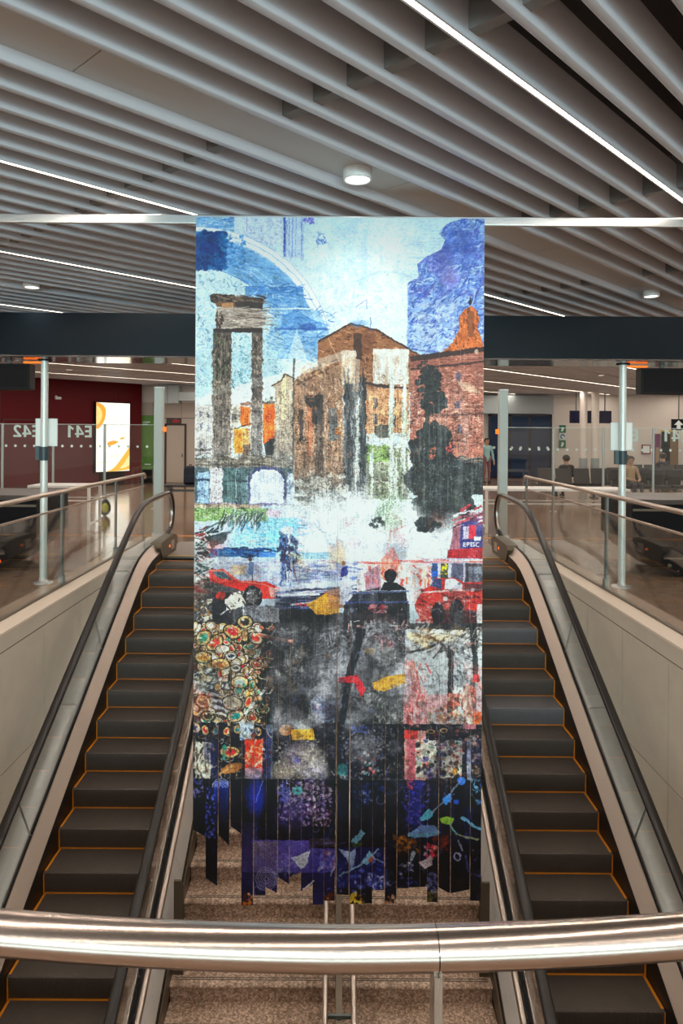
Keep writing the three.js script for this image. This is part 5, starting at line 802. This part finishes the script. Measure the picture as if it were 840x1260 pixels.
// ---- right: dark blue glazing, signs, round columns, screens
{
  const d = 30.6, w = struct('window_1', 'dark blue glazed entrance at the back right', 'window'), x0 = at(602, d), x1 = at(677, d);
  const xs = [0, .33, .66, 1].map((k) => x0 + (x1 - x0) * k);
  mesh('frame', merge([...xs.map((x) => B(x - .05, x + .05, 0, 2.8, d - .06, d + .05)), B(x0 - .05, x1 + .05, 2.72, 2.82, d - .06, d + .05), B(x0, x1, 1.0, 1.04, d - .05, d + .05), B(x0, x1, 0, .1, d - .05, d + .05)]), M.navy, w);
  for (let i = 0; i < 3; i++) { mesh('pane', B(xs[i] + .05, xs[i + 1] - .05, 1.04, 2.72, d - .01, d + .01), M.glassDark, w); mesh('pane', B(xs[i] + .05, xs[i + 1] - .05, .1, 1.0, d - .01, d + .01), M.glassDark, w); }
  const dots = []; for (let x = x0 + .2; x < x1; x += .39) dots.push(new THREE.CylinderGeometry(.06, .06, .004, 14).rotateX(Math.PI / 2).translate(x, 1.35, -d + .014)); const r = mesh('dot_row', merge(dots), M.letter, w); r.userData.kind = 'stuff';
  mesh('bulkhead', B(x0 - .9, x1 + .05, 2.84, 3.6, d - .25, d + .3), M.grey, w);
  const f = 30.9;
  [['green square sign on the white far wall, topmost of three', 2.02, 2.35, M.signGreen], ['blue and white square sign on the far wall, middle of three', 1.72, 1.98, M.letter], ['green square sign on the far wall, lowest of three', 1.35, 1.68, M.signGreen]].forEach(([label, y0, y1, m], i) => {
    const t = thing('wall_sign', label, 'sign', [at(692, f), y0, -f], 'square signs by the glazing'); mesh('plate', RB(-.14, .14, 0, y1 - y0, 0, .04, .004), m, t);
    if (i === 1) mesh('symbol', new THREE.TorusGeometry(.08, .025, 8, 20, 4.5).translate(0, .13, .005), std(rgb(.03, .08, .25), .5), t); else mesh('symbol', merge([B(-.05, .05, .12, .24, -.006, 0), B(-.08, .02, .06, .12, -.006, 0)]), M.paper, t);
  });
  const c = 28.6; [['round pale column with grey base, left one of the pair', 717.5], ['round pale column with grey base, right one of the pair', 732]].forEach(([label, px]) => { const t = thing('round_column', label, 'column', [at(px, c), 0, -c], 'round columns at the back right'); mesh('shaft', cyl(0, 0, .98, CEIL + .02, .15, 28), M.beigeLight, t); mesh('cladding', cyl(0, 0, 0, .98, .165, 28), M.grey, t); });
  const s = thing('display_bank', 'wide dark blue display hung across the two round columns', 'display', [at(726, c + .6), 2.42, -(c + .6)]); mesh('case', RB(-.86, .86, 0, .52, -.06, .06, .01), M.navy, s); for (const x of [-.43, .43]) mesh('screen', B(x - .41, x + .41, .03, .49, -.066, -.06), std(rgb(.01, .012, .045), .15), s); for (const x of [-.6, .6]) mesh('hanger', B(x - .02, x + .02, .52, CEIL - 2.42, -.02, .02), M.darkSteel, s);
  const a = thing('direction_sign', 'black hanging sign with a white upward arrow at the right edge', 'sign', [at(826, 20), 2.08, -20]); mesh('board', RB(0, 1.5, 0, .32, -.04, .04, .006), M.black, a);
  const ar = new THREE.Shape([[0, .13], [.13, 0], [.055, 0], [.055, -.12], [-.055, -.12], [-.055, 0], [-.13, 0]].map(([x, y]) => new THREE.Vector2(x, y))); mesh('arrow', new THREE.ExtrudeGeometry(ar, { depth: .006, bevelEnabled: false }).translate(.18, .155, .04), M.paper, a); mesh('white_panel', B(.36, .62, .03, .29, -.046, -.04), M.paper, a); for (const x of [.2, 1.3]) mesh('hanger', B(x - .012, x + .012, .32, CEIL - 2.08, -.012, .012), M.darkSteel, a);
  const g = thing('dark_doorway', 'dark doorway with a yellow header at the back right', 'door', [at(823.5, f), 0, -f + .06]); mesh('leaf', B(-.36, 0, 0, 2.1, 0, .05), M.black, g); mesh('side_leaf', B(0, .36, 0, 2.1, 0, .05), M.wood, g); mesh('header', B(-.36, .1, 2.1, 2.16, -.01, .05), M.yellow, g);
  const m = thing('magenta_panel', 'narrow magenta panel beside the dark doorway', 'panel', [at(808, f), 0, -f + .06]); mesh('panel', RB(-.12, .12, .1, 2.0, 0, .04, .005), M.magenta, m); mesh('picture', B(-.08, .08, .7, 1.4, -.006, 0), M.tan, m); mesh('foot', B(-.14, .14, 0, .1, -.05, .05), M.black, m);
  const q = thing('wall_picture', 'small red framed notice on the white far wall', 'picture', [at(795, f), 1.1, -f]); mesh('frame', RB(-.2, .2, 0, .42, 0, .03, .005), std(rgb(.25, .04, .03), .5), q); mesh('sheet', B(-.15, .15, .05, .37, -.006, 0), M.paper, q);
}
// ---- waiting seats
{
  const proto = new THREE.Group();
  const seatG = new RoundedBoxGeometry(.5, .06, .46, 2, .02).translate(0, .43, .02), backG = new RoundedBoxGeometry(.5, .48, .05, 2, .02); backG.rotateX(-.18); backG.translate(0, .68, .28);
  for (let i = 0; i < 4; i++) { const x = (i - 1.5) * .56; const a = mesh('seat', seatG, M.seat, proto), b = mesh('backrest', backG, M.seat, proto); a.position.x = b.position.x = x; }
  for (let i = 0; i < 5; i++) { const x = (i - 2) * .56; mesh('armrest', new THREE.BoxGeometry(.035, .03, .34).translate(x, .62, .03), M.black, proto); mesh('armrest_post', new THREE.BoxGeometry(.03, .2, .03).translate(x, .52, .12), M.darkSteel, proto); }
  mesh('beam', new THREE.BoxGeometry(2.2, .06, .08).translate(0, .37, .05), M.darkSteel, proto);
  for (const x of [-.8, .8]) { mesh('leg', new THREE.BoxGeometry(.05, .36, .06).translate(x, .18, .05), M.darkSteel, proto); mesh('leg_foot', new THREE.BoxGeometry(.06, .03, .5).translate(x, .015, .05), M.darkSteel, proto); }
  const spots = [[7.15, 21.4, .12, 'row of dark linked waiting seats just left of the round columns'], [9.55, 22.2, .1, 'row of dark linked waiting seats behind the right pole'], [9.3, 20.6, 3.2, 'nearer row of dark waiting seats right of the round columns'], [11.2, 24.5, .1, 'farther row of dark waiting seats before the dark doorway']];
  spots.forEach(([x, d, a, label]) => { const o = proto.clone(); o.name = numbered('waiting_bench'); o.position.set(x, 0, -d); o.rotation.y = a; o.userData = { label, category: 'bench', group: 'waiting seat rows' }; scene.add(o); });
}
// ---- people in the hall
function person(label, pos, turn, pose, col, hairMat) {
  const V = (x, y, z) => new THREE.Vector3(x, y, z), sit = pose === 'sit';
  const h = sit ? .46 : .93, hipz = 0;                              // hip height
  const bones = [];                                                // [a, b, ra, rb, colour]
  const add = (a, b, ra, rb, c) => bones.push([a, b, ra, rb, c]);
  const lean = sit ? -.06 : 0, hip = V(0, h + .05, hipz), waist = V(0, h + .2, hipz + lean * .4), chest = V(0, h + .42, hipz + lean), neck = V(0, h + .57, hipz + lean + .01), head = V(0, h + .72, hipz + lean + .035);
  add(V(-.08, hip.y, hip.z), V(.08, hip.y, hip.z), .12, .12, 1); add(hip, waist, .13, .115, 0); add(waist, chest, .12, .14, 0); add(V(-.14, h + .49, chest.z), V(.14, h + .49, chest.z), .075, .075, 0); add(chest, neck, .08, .055, 2); add(neck, head, .055, .06, 2); add(V(0, h + .69, head.z + .01), V(0, h + .78, head.z - .01), .078, .092, 2); add(V(0, h + .69, head.z + .09), V(0, h + .715, head.z + .1), .016, .012, 2);
  for (const s of [-1, 1]) {
    const sh = V(s * .19, h + .48, chest.z), el = sit ? V(s * .24, h + .22, chest.z + .08) : V(s * .25, h + .2, chest.z), wr = sit ? V(s * .14, h + .17, chest.z + .32) : V(s * .27, h - .05, chest.z + .07), ha = sit ? V(s * .08, h + .16, chest.z + .4) : V(s * .27, h - .14, chest.z + .09);
    add(sh, el, .055, .045, 0); add(el, wr, .044, .033, 0); add(wr, ha, .034, .03, 2); for (let f = 0; f < 4; f++) { const o = (f - 1.5) * .017; add(V(ha.x, ha.y + (sit ? o * .3 : 0), ha.z + (sit ? 0 : o)), sit ? V(ha.x - s * .05, ha.y - .03, ha.z + .05 + o) : V(ha.x - s * .01, ha.y - .08 + Math.abs(o), ha.z + .02 + o), .011, .009, 2); } add(ha, V(ha.x - s * .04, ha.y - .01, ha.z + .04), .012, .01, 2);
    const hp = V(s * .09, h + .02, hipz), kn = sit ? V(s * .11, h + .03, hipz + .44) : V(s * .1, .5, hipz + .02), an = sit ? V(s * .11, .09, hipz + .42) : V(s * .1, .09, hipz - .01), to = V(an.x, .045, an.z + .17);
    add(hp, kn, .088, .062, 1); add(kn, an, .06, .04, 1); add(V(an.x, .05, an.z - .04), to, .045, .038, 3);
  }
  const R = 60, half = 1.0, mc = new MarchingCubes(R, M.skin, false, false, 60000), cy = sit ? .7 : .92, tmp = V(0, 0, 0), ab = V(0, 0, 0);
  const dist = (p, [a, b, ra, rb]) => { ab.subVectors(b, a); const t = Math.max(0, Math.min(1, tmp.subVectors(p, a).dot(ab) / (ab.lengthSq() + 1e-9))); return tmp.copy(a).addScaledVector(ab, t).distanceTo(p) - (ra + (rb - ra) * t); };
  const p = V(0, 0, 0), size = mc.size, hs = size / 2;
  for (let k = 0; k < size; k++) for (let j = 0; j < size; j++) for (let i = 0; i < size; i++) {
    p.set((i - hs) / hs * half, (j - hs) / hs * half + cy, (k - hs) / hs * half);
    let dd = 1; if (Math.abs(p.x) < .45 && Math.abs(p.z) < .75) for (const b of bones) { const q = dist(p, b), m = Math.max(.035 - Math.abs(dd - q), 0) / .035; dd = Math.min(dd, q) - m * m * .035 * .25; }
    mc.field[k * size * size + j * size + i] = -dd;
  }
  mc.isolation = 0; mc.update();
  const n = mc.count, P = new Float32Array(n * 3), C = new Float32Array(n * 3);
  for (let i = 0; i < n; i++) { p.set(mc.positionArray[3 * i] * half, mc.positionArray[3 * i + 1] * half + cy, mc.positionArray[3 * i + 2] * half); P.set([p.x, p.y, p.z], 3 * i); let best = 9, c = 0; for (const b of bones) { const q = dist(p, b); if (q < best) { best = q; c = b[4]; } } C.set(col[c], 3 * i); }
  const g = new THREE.BufferGeometry(); g.setAttribute('position', new THREE.BufferAttribute(P, 3)); g.setAttribute('normal', new THREE.BufferAttribute(new Float32Array(mc.normalArray.slice(0, n * 3)), 3)); g.setAttribute('color', new THREE.BufferAttribute(C, 3)); g.computeVertexNormals();
  const t = thing('person', label, 'person', pos); t.rotation.y = turn;
  mesh('body', g, std(rgb(1, 1, 1), .75, 0, { vertexColors: true }), t);
  const hg = new THREE.SphereGeometry(.112, 20, 14, 0, Math.PI * 2, 0, Math.PI * .6); hg.rotateX(-.62); hg.translate(0, h + .755, head.z - .012); mesh('hair', hg, hairMat, t);
  for (const s of [-1, 1]) { mesh('eye', new THREE.SphereGeometry(.011, 8, 6).translate(s * .03, h + .735, head.z + .085), M.black, t); mesh('ear', new THREE.SphereGeometry(.02, 8, 6).scale(.5, 1, .7).translate(s * .088, h + .725, head.z), M.skin, t); }
  mesh('mouth', new THREE.BoxGeometry(.04, .007, .008).translate(0, h + .675, head.z + .083), std(rgb(.25, .08, .07), .6), t);
  return t;
}
const SK = [.42, .25, .17];
person('person in dark clothes sitting left of the round columns', [7.05, 0, -21.35], Math.PI + .12, 'sit', [[.018, .018, .02], [.02, .022, .03], SK, [.02, .02, .02]], M.hair);
person('person in a rose top sitting just left of the right pole', [9.2, 0, -22.15], Math.PI + .1, 'sit', [[.45, .08, .08], [.03, .04, .09], SK, [.03, .03, .03]], M.hair);
person('person in tan clothes sitting right of the round columns', [8.75, 0, -20.65], .06, 'sit', [[.36, .24, .14], [.05, .05, .06], SK, [.03, .03, .03]], M.hair);
person('dark haired person in black sitting at the right edge', [11.45, 0, -24.45], Math.PI + .1, 'sit', [[.02, .02, .024], [.015, .015, .02], SK, [.02, .02, .02]], M.hair);
person('standing person in a pale turquoise top beside the blue glazing', [5.95, 0, -27.4], .2, 'stand', [[.30, .52, .52], [.22, .10, .11], SK, [.05, .04, .04]], M.hair);

renderer.render(scene, camera);
